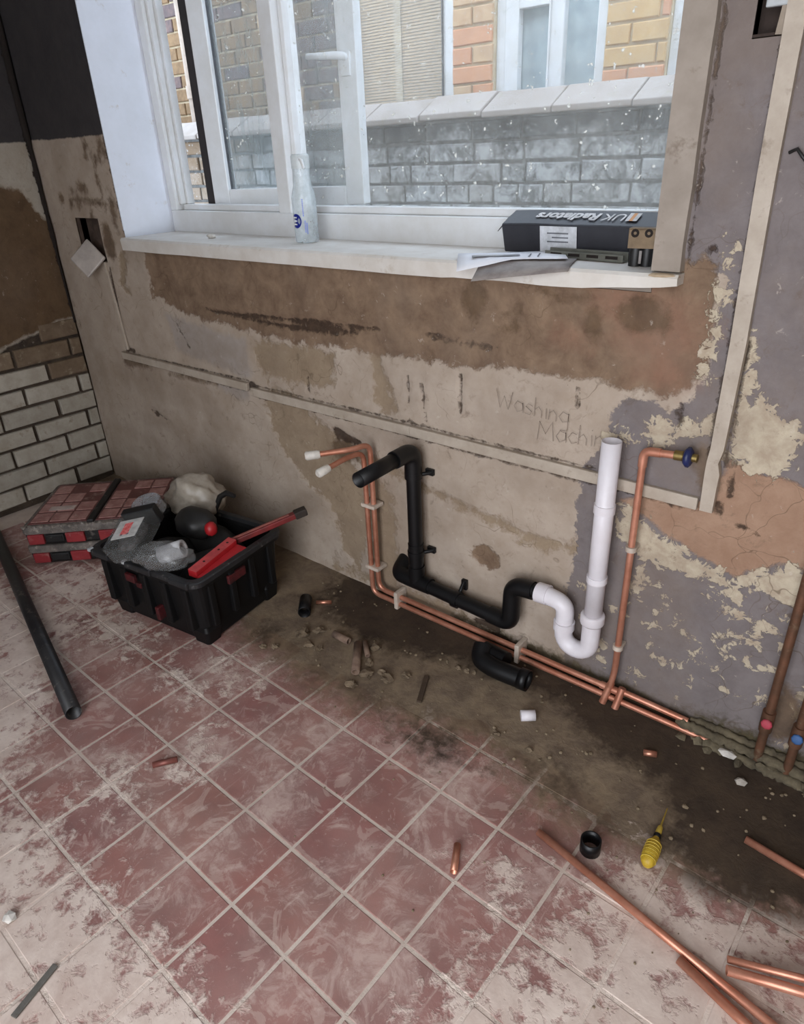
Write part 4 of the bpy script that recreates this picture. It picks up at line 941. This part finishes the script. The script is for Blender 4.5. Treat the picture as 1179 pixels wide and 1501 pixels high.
under(sheet('paper', '', 2.045, .022, AN, .235, .118, SZ + .008, m_paper, .35), ev)
under(sheet('address_window', '', 2.018, .004, AN + .05, .105, .022, SZ + .0105, mat('window_film', (150, 152, 156), .3, scale=10), .35, .0003), ev)
under(sheet('print_line', '', 2.085, .035, AN + 1.4, .050, .003, SZ + .0105, mat('grey_ink', (110, 112, 118), .7), .35, .0003), ev)
under(sheet('print_line', '', 2.100, .048, AN + 1.4, .050, .003, SZ + .0105, mat('grey_ink', (110, 112, 118), .7), .35, .0003), ev)
lf = tag(sheet('leaflet', '', 2.105, -.020, AN - .25, .20, .13, SZ + .003, mat('grey_leaflet', (116, 106, 102), .7, col2=(150, 142, 136), scale=14), .35), 'grey printed leaflet under the white envelope on the sill', 'leaflet')
b = MB(); b.lump((.893, .080, SZ + .006), .020, .010, .007, 4, .3); tag(b.build('filler_blob', mat('filler_white', (226, 222, 214), .8, scale=30)), 'small white blob of filler left of the bottle on the sill', 'blob')
b = MB(); b.lump((2.400, -.022, 1.040), .035, .012, .004, 6, .4); tag(b.build('plaster_chip', mat('chip_tan', (186, 164, 136), .9, scale=30)), 'flat tan plaster chip at the right end of the sill', 'chip')

# ================================================================== TOOLS IN THE CORNER
m_crate = mat('crate_black', (11, 11, 12), .55, col2=(15, 15, 16), scale=18, bump=.08, spec=.3)
m_crate_rim = mat('crate_rim', (40, 41, 43), .5, col2=(30, 30, 32), scale=22, dust=.05, dustcol=(120, 116, 110))
m_red = mat('tool_red', (178, 34, 40), .45, col2=(158, 28, 34), scale=14)
m_redd = mat('dusty_red', (150, 44, 48), .6, col2=(128, 34, 40), scale=16, dust=.14, dustcol=(150, 120, 112))
cr = empty('tool_crate', (1.168, -.385, .0), math.radians(8), 'black plastic tool crate heaped with tools and plastic packs', 'crate')
CM = RZ(math.radians(8), (1.168, -.385, 0))
def cpart(b, name, m, bevel=0.0): return under(b.build(name, m, None, bevel), cr)
b = MB()
b.loft([(.0, .185, .140, .02), (.012, .196, .152, .025), (.060, .198, .156, .03), (.066, .206, .164, .03), (.205, .216, .175, .032), (.210, .226, .186, .035), (.228, .228, .188, .036), (.234, .224, .184, .034), (.232, .210, .170, .03), (.215, .204, .164, .028), (.05, .192, .150, .026), (.045, .188, .146, .024)], True, True, CM, 5)
cpart(b, 'body', m_crate, .0)
b = MB(); b.loft([(.222, .2295, .1895, .037), (.236, .2295, .1895, .037), (.239, .226, .186, .035), (.239, .210, .170, .03), (.226, .207, .167, .029)], False, False, CM, 6); cpart(b, 'rim', m_crate_rim, .0)
for k in range(5):
    x = -.17 + k * .085
    b = MB(); b.box(x - .012, x + .012, -.186, -.158, .066, .208, CM); cpart(b, 'rib', m_crate, .004)
for k in range(4):
    y = -.125 + k * .083
    b = MB(); b.box(.196, .222, y - .011, y + .011, .066, .208, CM); cpart(b, 'rib', m_crate, .004)
for sx in (-1, 1):
    for sy in (-1, 1):
        b = MB(); b.loft([(.0, .030, .026, .01), (.045, .036, .032, .012), (.06, .03, .028, .01)], True, True, CM @ Matrix.Translation((sx * .168, sy * .128, .002))); cpart(b, 'foot', m_crate)
for (x0, x1) in ((-.205, -.13), (-.055, .055), (.13, .205)):
    b = MB(); b.box(x0, x1, -.196, -.176, .222, .242, CM); cpart(b, 'rim_lug', m_crate_rim, .004)
b = MB(); b.box(-.070, -.030, -.1915, -.180, .170, .196, CM); b.box(-.026, -.006, -.1912, -.18, .160, .176, CM); cpart(b, 'badge', mat('dull_red_mark', (84, 20, 24), .6, col2=(44, 14, 16), scale=50), .002)
b = MB(); b.box(.214, .2245, -.06, .01, .168, .196, CM); cpart(b, 'badge', mat('dull_red_mark', (110, 26, 30), .6), .002)
b = MB(); b.box(.03, .045, -.1885, -.16, .060, .105, CM); cpart(b, 'latch', mat('dull_red_mark', (110, 26, 30), .6), .003)
for x in (-.215, -.062):
    b = MB(); b.box(x, x + .012, -.198, -.182, .234, .244, CM); cpart(b, 'rim_stud', mat('stud_white', (186, 190, 192), .5, scale=20), .002)

def local(o, ang): return RZ(ang, o)
# contents; each rests on the one below inside the crate
g = 'things heaped in the tool crate'
b = MB(); b.lump((1.08, -.40, .12), .13, .10, .085, 2, .22); b.lump((1.24, -.36, .12), .10, .12, .085, 5, .22); b.lump((1.15, -.28, .14), .15, .07, .09, 8, .25)
tag(b.build('tool_bag', mat('black_fabric', (20, 19, 19), .85, col2=(34, 32, 31), scale=24, bump=.4)), 'black fabric tool bag filling the bottom of the crate', 'bag')
# clear tub with red and white label
tb = empty('clear_tub', (1.105, -.50, .25), 0, 'clear plastic tub with red and white label leaning in the crate', 'tub')
TMx = frame_mat((1.122, -.518, .268), (-.56, .79, .22), (-.05, -.38, 1)) @ Matrix.Scale(1.12, 4)
m_tub = clear_mat('tub_plastic', (120, 122, 122), .38, .12, scale=22)
b = MB(); b.loft([(0, .070, .046, .010), (.05, .073, .049, .010)], True, True, TMx, 4); part(tb, b, 'tray', m_tub)
b = MB(); b.lump((0, 0, 0), .055, .036, .018, 3, .5, 2, None); b.v = [tuple(TMx @ (Vector(v) + Vector((0, 0, .022)))) for v in b.v]; part(tb, b, 'fixings', mat('grey_fixings', (104, 100, 98), .6, col2=(58, 54, 54), scale=70, bump=.5))
b = MB(); b.box(-.036, .036, -.036, .036, .0505, .052, TMx); lb = part(tb, b, 'label', mat('label_offwhite', (206, 204, 200), .6, scale=40))
b = MB(); b.box(-.024, .022, -.010, .014, .0522, .0528, TMx); under(b.build('label_print', mat('label_red', (214, 70, 70), .6, col2=(232, 150, 146), scale=90)), lb)
for q in (-.012, .006): b = MB(); b.box(-.026, -.020, q, q + .006, .0522, .0528, TMx); under(b.build('label_print', mat('grey_ink', (110, 112, 118), .7)), lb)
b = MB(); b.box(.066, .090, -.050, .050, .002, .054, TMx); part(tb, b, 'band', mat('black_band', (26, 26, 27), .5, scale=20), .003)
b = MB(); b.loft([(.004, .040, .043, .038), (.040, .040, .043, .038), (.047, .034, .037, .032)], True, True, TMx @ Matrix.Translation((.118, 0, 0)), 8); part(tb, b, 'dome_end', clear_mat('dome_plastic', (170, 174, 178), .5, .12, scale=22))
# clear bag with a white roll inside
cb = empty('clear_bag', (1.24, -.51, .25), 0, 'crinkled clear plastic bag holding a white roll, nearest in the crate', 'bag')
def crumple(name, c, sx, sy, sz, ang, seed, m, par, rough=.3, sub=4):
    b = MB(); b.lump((0, 0, 0), sx, sy, sz, seed, rough, sub); Mx = Matrix.Translation(c) @ Matrix.Rotation(ang, 4, 'Z')
    out = []
    for v in b.v:
        v = Vector(v); f = 1 + .10 * abs(mnoise.noise(v * 26 + Vector((seed, 0, 0)))) - .10 * abs(mnoise.noise(v * 55)); out.append(tuple(Mx @ (v * f)))
    b.v = out; o = b.build(name, m)
    return under(o, par) if par else o
crumple('film', (1.250, -.515, .262), .088, .048, .040, math.radians(38), 3, clear_mat('bag_film', (140, 140, 140), .40, .18, scale=20), cb)
b = MB(); b.tube([(1.235, -.515, .262), (1.290, -.472, .284)], .026, 18, .010); part(cb, b, 'roll', mat('roll_white', (214, 214, 216), .7, scale=20))
# pale translucent bag behind
o = crumple('plastic_bag', (1.000, -.225, .266), .105, .075, .074, math.radians(25), 12, clear_mat('bag_pale', (182, 172, 158), .80, .3, scale=12), None, .35)
tag(o, 'pale crumpled translucent bag at the back of the crate', 'bag')
# black roll with red ball
bk = empty('black_case', (1.17, -.33, .25), 0, 'rounded black tool case with a red knob inside the crate', 'tool')
b = MB(); b.lump((1.150, -.335, .262), .075, .055, .050, 9, .15, 3); part(bk, b, 'shell', mat('black_rubbery', (24, 23, 23), .5, col2=(34, 33, 32), scale=20))
b = MB(); b.lump((1.235, -.338, .268), .020, .020, .024, 3, .12, 2); part(bk, b, 'knob', m_red)
# red level
lv = empty('red_bar', (1.33, -.43, .24), 0, 'flat red metal bar with drilled holes lying in the crate', 'tool')
LM = frame_mat((1.345, -.420, .244), (-.22, .97, .05), (.1, 0, 1))
b = MB(); b.box(-.085, .095, -.014, .016, -.012, .010, LM); b.box(-.085, .095, -.050, -.014, -.014, -.004, LM); part(lv, b, 'bar', m_red, .002)
b = MB(); b.box(-.085, .095, -.0135, .0155, .0102, .0112, LM); part(lv, b, 'top_face', mat('red_pale', (206, 78, 80), .5, scale=30), .0)  # thin plate in a paler red than the bar
for k in (-.035, .03, .07): b = MB(); b.lathe([(0, 0), (.004, 0)], 10, LM @ Matrix.Translation((k, 0, .0118))); part(lv, b, 'hole', m_darkgap)
# long handle sticking out to the right
hd = empty('long_red_tool', (1.38, -.23, .25), 0, 'long dull red tool handle with dark tip sticking out of the crate', 'tool')
p0, p1 = Vector((1.300, -.330, .235)), Vector((1.402, -.140, .282)); dv = (p1 - p0).normalized()
HM = frame_mat(p0, dv, (0, 0, 1)); L_ = (p1 - p0).length
b = MB(); b.box(0, L_, -.012, .012, -.009, .009, HM); part(hd, b, 'bar', mat('bar_red', (128, 40, 40), .5, col2=(96, 36, 34), scale=26), .003)
b = MB(); b.box(.02, L_ - .02, -.004, .004, .009, .0105, HM); part(hd, b, 'groove', mat('groove', (180, 110, 100), .6, scale=26))
b = MB(); b.box(L_ - .004, L_ + .036, -.015, .015, -.012, .012, HM); part(hd, b, 'tip', mat('tip_dark', (52, 44, 38), .7, scale=30), .004)
b = MB(); b.tube([(1.09, -.24, .20), (1.095, -.215, .25), (1.105, -.20, .285), (1.13, -.19, .302), (1.165, -.185, .298)], [.007, .009, .010, .010, .007], 8)
tag(b.build('pliers_handle', mat('black_grip', (26, 24, 23), .6, scale=20)), 'thin black grip poking up behind the pale bag', 'tool')

# stacked parts organisers in the corner
m_org = mat('organiser_body', (20, 19, 20), .6, col2=(28, 27, 27), scale=18, dust=.06, dustcol=(110, 102, 96))
m_lid = mat('organiser_lid', (112, 66, 62), .45, col2=(92, 52, 50), scale=10, dust=.16, dustcol=(176, 156, 146))
m_frame = mat('organiser_edge', (120, 112, 106), .7, col2=(84, 78, 74), scale=26, dust=.2, dustcol=(172, 162, 150), bump=.3)
m_cell = mat('organiser_cell', (182, 140, 132), .5, col2=(146, 100, 96), scale=30, dust=.1)
OA = math.radians(44)
def organiser(z, label, lid):
    OMx = RZ(OA, (.480, -.614, z)); o = empty('parts_organiser', (.480, -.614, z), OA, label, 'organiser', 'organisers stacked in the corner'); W, D, H = .480, .375, .074
    pp = lambda b, n, m, bv=0.0, par=None: under(b.build(n, m, None, bv), par or o)
    b = MB(); b.loft([(.0, W / 2 - .014, D / 2 - .014, .02), (.010, W / 2 - .006, D / 2 - .006, .02), (H - .026, W / 2 - .004, D / 2 - .004, .02)], True, True, OMx @ Matrix.Translation((W / 2, D / 2, .0)), 4); pp(b, 'body', m_org)
    b = MB(); b.loft([(H - .026, W / 2, D / 2, .022), (H - .006, W / 2, D / 2, .022), (H, W / 2 - .006, D / 2 - .006, .02)], True, True, OMx @ Matrix.Translation((W / 2, D / 2, .0)), 4); pp(b, 'lid_edge', m_frame, .002)
    # front latches, grip and red cheeks
    for x0, x1 in ((.020, .075), (.150, .215), (.265, .330), (.395, .455)):
        b = MB(); b.box(x0, x1, -.006, .010, .010, H - .026, OMx); pp(b, 'front_panel', m_redd, .003)
    for x0 in (.082, .335):
        b = MB(); b.box(x0, x0 + .062, -.004, .006, .014, H - .030, OMx); lt = pp(b, 'latch', m_org, .004); b = MB(); b.box(x0 + .006, x0 + .056, -.008, -.003, .030, .040, OMx); under(b.build('latch_lip', m_org, None, .002), lt)
    if lid:
        for s_ in (0, 1):
            xa = .018 + s_ * .236; b = MB(); b.box(xa, xa + .208, .026, D - .020, H - .001, H + .003, OMx); p_ = pp(b, 'clear_lid', m_lid, .002)
            for r_ in range(4):
                for c_ in range(3):
                    w_ = (.060, .060, .060)[c_]; x_ = xa + .008 + c_ * .066; y_ = .036 + r_ * .078
                    if (r_ + c_ + s_) % 5 == 4: continue
                    b = MB(); b.box(x_, x_ + w_, y_, y_ + .066, H + .0025, H + .0055, OMx); under(b.build('compartment', m_cell, None, .004), p_)
        b = MB(); b.box(.228, .252, .012, D - .01, H - .001, H + .012, OMx); pp(b, 'centre_bar', m_org, .004)
        b = MB()
        for k in range(24): b.lump(OMx @ Vector((.01 + k * .02, .010 + .004 * math.sin(k * 2.1), H - .002)), .012, .008, .005, k, .5, 1)
        pp(b, 'dust_ridge', mat('grey_dust', (150, 142, 134), .95, col2=(116, 108, 102), scale=40, bump=.5))['kind'] = 'stuff'
        b = MB(); b.box(.060, .150, .120, .150, H + .006, H + .0075, OMx); pp(b, 'scuff', mat('scuff_pale', (198, 180, 172), .7, scale=30))
organiser(.002, 'dusty red lower parts organiser, mostly in shadow beside the crate', False)
organiser(.077, 'dusty red upper parts organiser with clear pink lid in the corner', True)

# ================================================================== ON THE FLOOR
# loose black pipe
fp = empty('loose_black_pipe', (.78, -.74, 0), 0, 'long loose black plastic pipe lying across the dusty floor at left', 'pipe')
b = MB(); b.tube([(.135, -.592, .024), (1.350, -.905, .023)], .0205, 22, .0022); part(fp, b, 'tube', m_blackdusty)
# black fitting under the copper run
ft = empty('black_trap_fitting', (2.13, -.09, 0), 0, 'black plastic pipe fitting lying on the floor under the copper pipes', 'fitting')
b = MB(); b.tube(fillet([(2.062, -.086, .050), (2.072, -.118, .030), (2.125, -.125, .027), (2.205, -.118, .027)], .03, 7), .0265, 20); part(ft, b, 'bend', m_blackpipe)
b = MB(); b.tube([(2.060, -.078, .028), (2.135, -.084, .028)], .027, 20); part(ft, b, 'socket', m_blackpipe)
b = MB(); b.tube([(2.198, -.119, .029), (2.222, -.117, .029)], .029, 20, .003); part(ft, b, 'collar', m_blackpipe)
# small things
b = MB(); b.tube([(2.262, -.222, .0135), (2.290, -.200, .0135)], .0135, 16, .0018); b.tube([(2.262, -.222, .0135), (2.265, -.2196, .0135)], .0125, 16)
tag(b.build('white_pipe_cap', m_whitepipe), 'small white plastic pipe cap on the dirt below the trap', 'cap')
m_cop2 = mat('copper_offcut', (208, 150, 126), .38, .75, col2=(180, 116, 92), scale=20)
for (a_, c_, lab) in (((2.546, -.150), (2.572, -.138), 'tiny bright copper offcut on the dark wet floor'), ((2.341, -.608), (2.370, -.662), 'copper pipe offcut lying on a red tile in the middle'), ((1.652, -.872), (1.684, -.826), 'dull copper offcut on the tiles near the loose black pipe')):
    b = MB(); b.tube([(*a_, .0085), (*c_, .0085)], .0075, 12, .001); tag(b.build('copper_offcut', m_cop2 if a_[0] > 2 else mat('copper_offcut_dull', (150, 92, 82), .5, .5, scale=20)), lab, 'copper pipe')
b = MB(); b.tube([(1.492, -.176, .010), (1.530, -.146, .009)], .0062, 10, .001); tag(b.build('copper_offcut', m_cop2), 'thin copper offcut beside the upright black coupling', 'copper pipe')
b = MB(); b.tube([(1.462, -.190, .020), (1.512, -.246, .020)], .0195, 18, .0025); tag(b.build('black_coupling', m_blackpipe), 'short black pipe coupling on the dirt right of the crate', 'coupling')
b = MB(); b.tube([(2.557, -.452, .0015), (2.557, -.452, .034)], .0205, 22, .0028); tag(b.build('black_ring', m_blackpipe), 'short black pipe ring standing beside the long copper pipe', 'ring')
b = MB(); b.tube([(2.898, -.190, .020), (2.925, -.175, .020)], .020, 18, .003); tag(b.build('black_ring', m_blackpipe), 'black pipe ring at the right edge of the picture', 'ring')
# yellow tool
yt = empty('yellow_tool', (2.655, -.38, 0), 0, 'yellow ribbed oval tool with thin tip on the wet floor', 'tool')
b = MB(); prof = [(0, -.036), (.008, -.035), (.013, -.028), (.0155, -.014), (.016, .0), (.0145, .014), (.011, .026), (.006, .034), (.0055, .038)]
prof2 = []
for r_, z_ in prof: prof2.append((r_, z_))
YM = frame_mat((2.658, -.392, .0165), (0, 0, 1), (-.10, .99, .03)); b.lathe(prof2, 16, YM); part(yt, b, 'grip', mat('yellow_grip', (196, 164, 46), .5, col2=(170, 138, 36), scale=60, bump=.3))
for k in range(6):
    b = MB(); z_ = -.022 + k * .008; r_ = .0155 - abs(z_) * .06; b.tube([YM @ Vector((r_ * math.cos(a) , r_ * math.sin(a), z_)) for a in [2 * math.pi * q / 18 for q in range(19)]], .0011, 6, None, False); part(yt, b, 'rib', mat('yellow_rib', (206, 178, 70), .5, scale=40))
b = MB(); b.lathe([(.0056, .036), (.0075, .038), (.0075, .044), (.005, .046)], 14, YM); part(yt, b, 'collar', m_blackpipe)
b = MB(); b.lathe([(.005, .045), (.0062, .050), (.0055, .064), (.002, .070), (.0012, .118), (0, .120)], 12, YM); part(yt, b, 'tip', mat('yellow_tip', (188, 160, 62), .5, scale=60))
# long copper pipes in the foreground
def rod(label, a_, c_, r=.0078, z=.009, z2=None, m=m_copper, hollow=True):
    b = MB(); b.tube([(*a_, z), (*c_, z2 if z2 else z)], r, 14, .001 if hollow else None); return tag(b.build('loose_copper_pipe', m), label, 'copper pipe')
rod('longest loose copper pipe lying diagonally across the foreground floor', (2.457, -.484), (3.00, -.583), z=.0105)
rod('copper pipe at the bottom edge, nearest of the foreground pipes', (2.772, -.558), (3.02, -.630), .0085)
rod('double copper pipe pointing right at the bottom corner, upper of pair', (2.838, -.520), (3.10, -.412), .0062, .028, .028)
rod('double copper pipe pointing right at the bottom corner, lower of pair', (2.842, -.538), (3.10, -.431), .0085, .0265, .010)
rod('copper pipe lying on the wet floor at the right edge', (2.795, -.246), (3.06, -.275))
# stick, chips, fragments
b = MB(); b.box(-.050, .050, -.007, .007, 0, .006, RZ(math.atan2(.091, -.044), (2.004, -.285, .0045))); tag(b.build('wood_sliver', mat('dark_wood', (74, 58, 44), .9, scale=40, bump=.3), None, .0015), 'dark thin wood sliver lying on the dirt under the waste pipe', 'wood')
b = MB(); b.box(-.045, .045, -.006, .006, 0, .004, RZ(math.atan2(.068, -.02), (1.922, -1.28, .0015))); tag(b.build('wood_sliver', mat('grey_wood', (104, 100, 94), .9, scale=40, bump=.3), None, .001), 'grey thin sliver on the pale dust at bottom left', 'wood')
b = MB(); b.lump((1.753, -1.250, .006), .016, .013, .006, 5, .4, 1); tag(b.build('white_chip', mat('chip_white', (222, 216, 208), .9, scale=30)), 'white angular plaster chip on the dust at the left edge', 'chip')
m_rub = mat('rubble_tan', (124, 108, 88), .95, col2=(90, 76, 60), scale=36, bump=.6, coord='Position')
for (a_, c_, r_, lab) in (((1.745, -.255), (1.822, -.350), .012, 'broken clay tube fragment, largest in the rubble'), ((1.655, -.262), (1.715, -.262), .011, 'broken clay tube fragment at the left of the rubble'), ((1.752, -.235), (1.800, -.275), .008, 'thin broken clay tube fragment behind the largest one')):
    b = MB(); b.tube([(*a_, r_ + .003), (*c_, r_ + .003)], r_, 12, .004); tag(b.build('clay_fragment', mat('clay_dusty', (132, 110, 94), .9, col2=(104, 84, 72), scale=40, bump=.4)), lab, 'fragment', 'clay fragments in the rubble')
rg = random.Random(21)
spots = [(1.575, -.315, .020), (1.60, -.27, .014), (1.625, -.335, .012), (1.66, -.33, .010), (1.79, -.23, .014), (1.82, -.29, .012), (1.845, -.33, .016), (1.875, -.30, .012), (1.90, -.315, .014), (1.935, -.27, .010), (1.84, -.385, .013), (2.03, -.16, .008), (2.055, -.155, .008), (2.075, -.15, .007), (1.55, -.40, .010), (1.52, -.42, .008), (2.24, -.30, .007), (2.33, -.30, .008)]
for (x_, y_, r_) in spots:
    b = MB(); b.lump((x_, y_, r_ * .55 + .002), r_ * rg.uniform(.9, 1.4), r_ * rg.uniform(.8, 1.2), r_ * .6, rg.randrange(90), .9, 2); b.sm = [False] * len(b.sm)
    tag(b.build('rubble_lump', m_rub), 'tan lump of plaster rubble on the dirt by the wall', 'rubble', 'rubble lumps on the dirt')
b = MB(); b.lump((2.700, -.052, .020), .024, .010, .010, 3, .4, 1); tag(b.build('white_chip', mat('chip_white', (222, 216, 208), .9)), 'white chip on the mortar crust near the red valve', 'chip')
b = MB(); b.lump((2.745, -.10, .007), .014, .012, .008, 8, .5, 1); tag(b.build('grey_chip', mat('chip_grey', (168, 160, 150), .9, scale=30)), 'pale grey chip on the wet floor below the red valve', 'chip')
# fine crumbs everywhere: nobody could count them
b = MB(); rc = random.Random(33)
def inpic(x, y): return True
for k in range(300):
    x_ = rc.uniform(.7, 3.0); y_ = -.04 - abs(rc.gauss(0, .32))
    if y_ < -1.3: continue
    if .9 < x_ < 1.45 and -.62 < y_ < -.1: continue
    if x_ < .95 and y_ > -.75: continue
    r_ = rc.uniform(.0012, .0038) * (1.3 if y_ > -.4 else .8); b.lump((x_, y_, r_ * .4 + (.003 if y_ > -.4 else .0)), r_, r_, r_ * .7, k, .5, 1)
tag(b.build('fine_crumbs', mat('crumbs', (140, 124, 102), .95, col2=(104, 90, 70), scale=60, coord='Position')), 'fine plaster crumbs scattered over the tiles and dirt', 'crumbs', None, 'stuff')
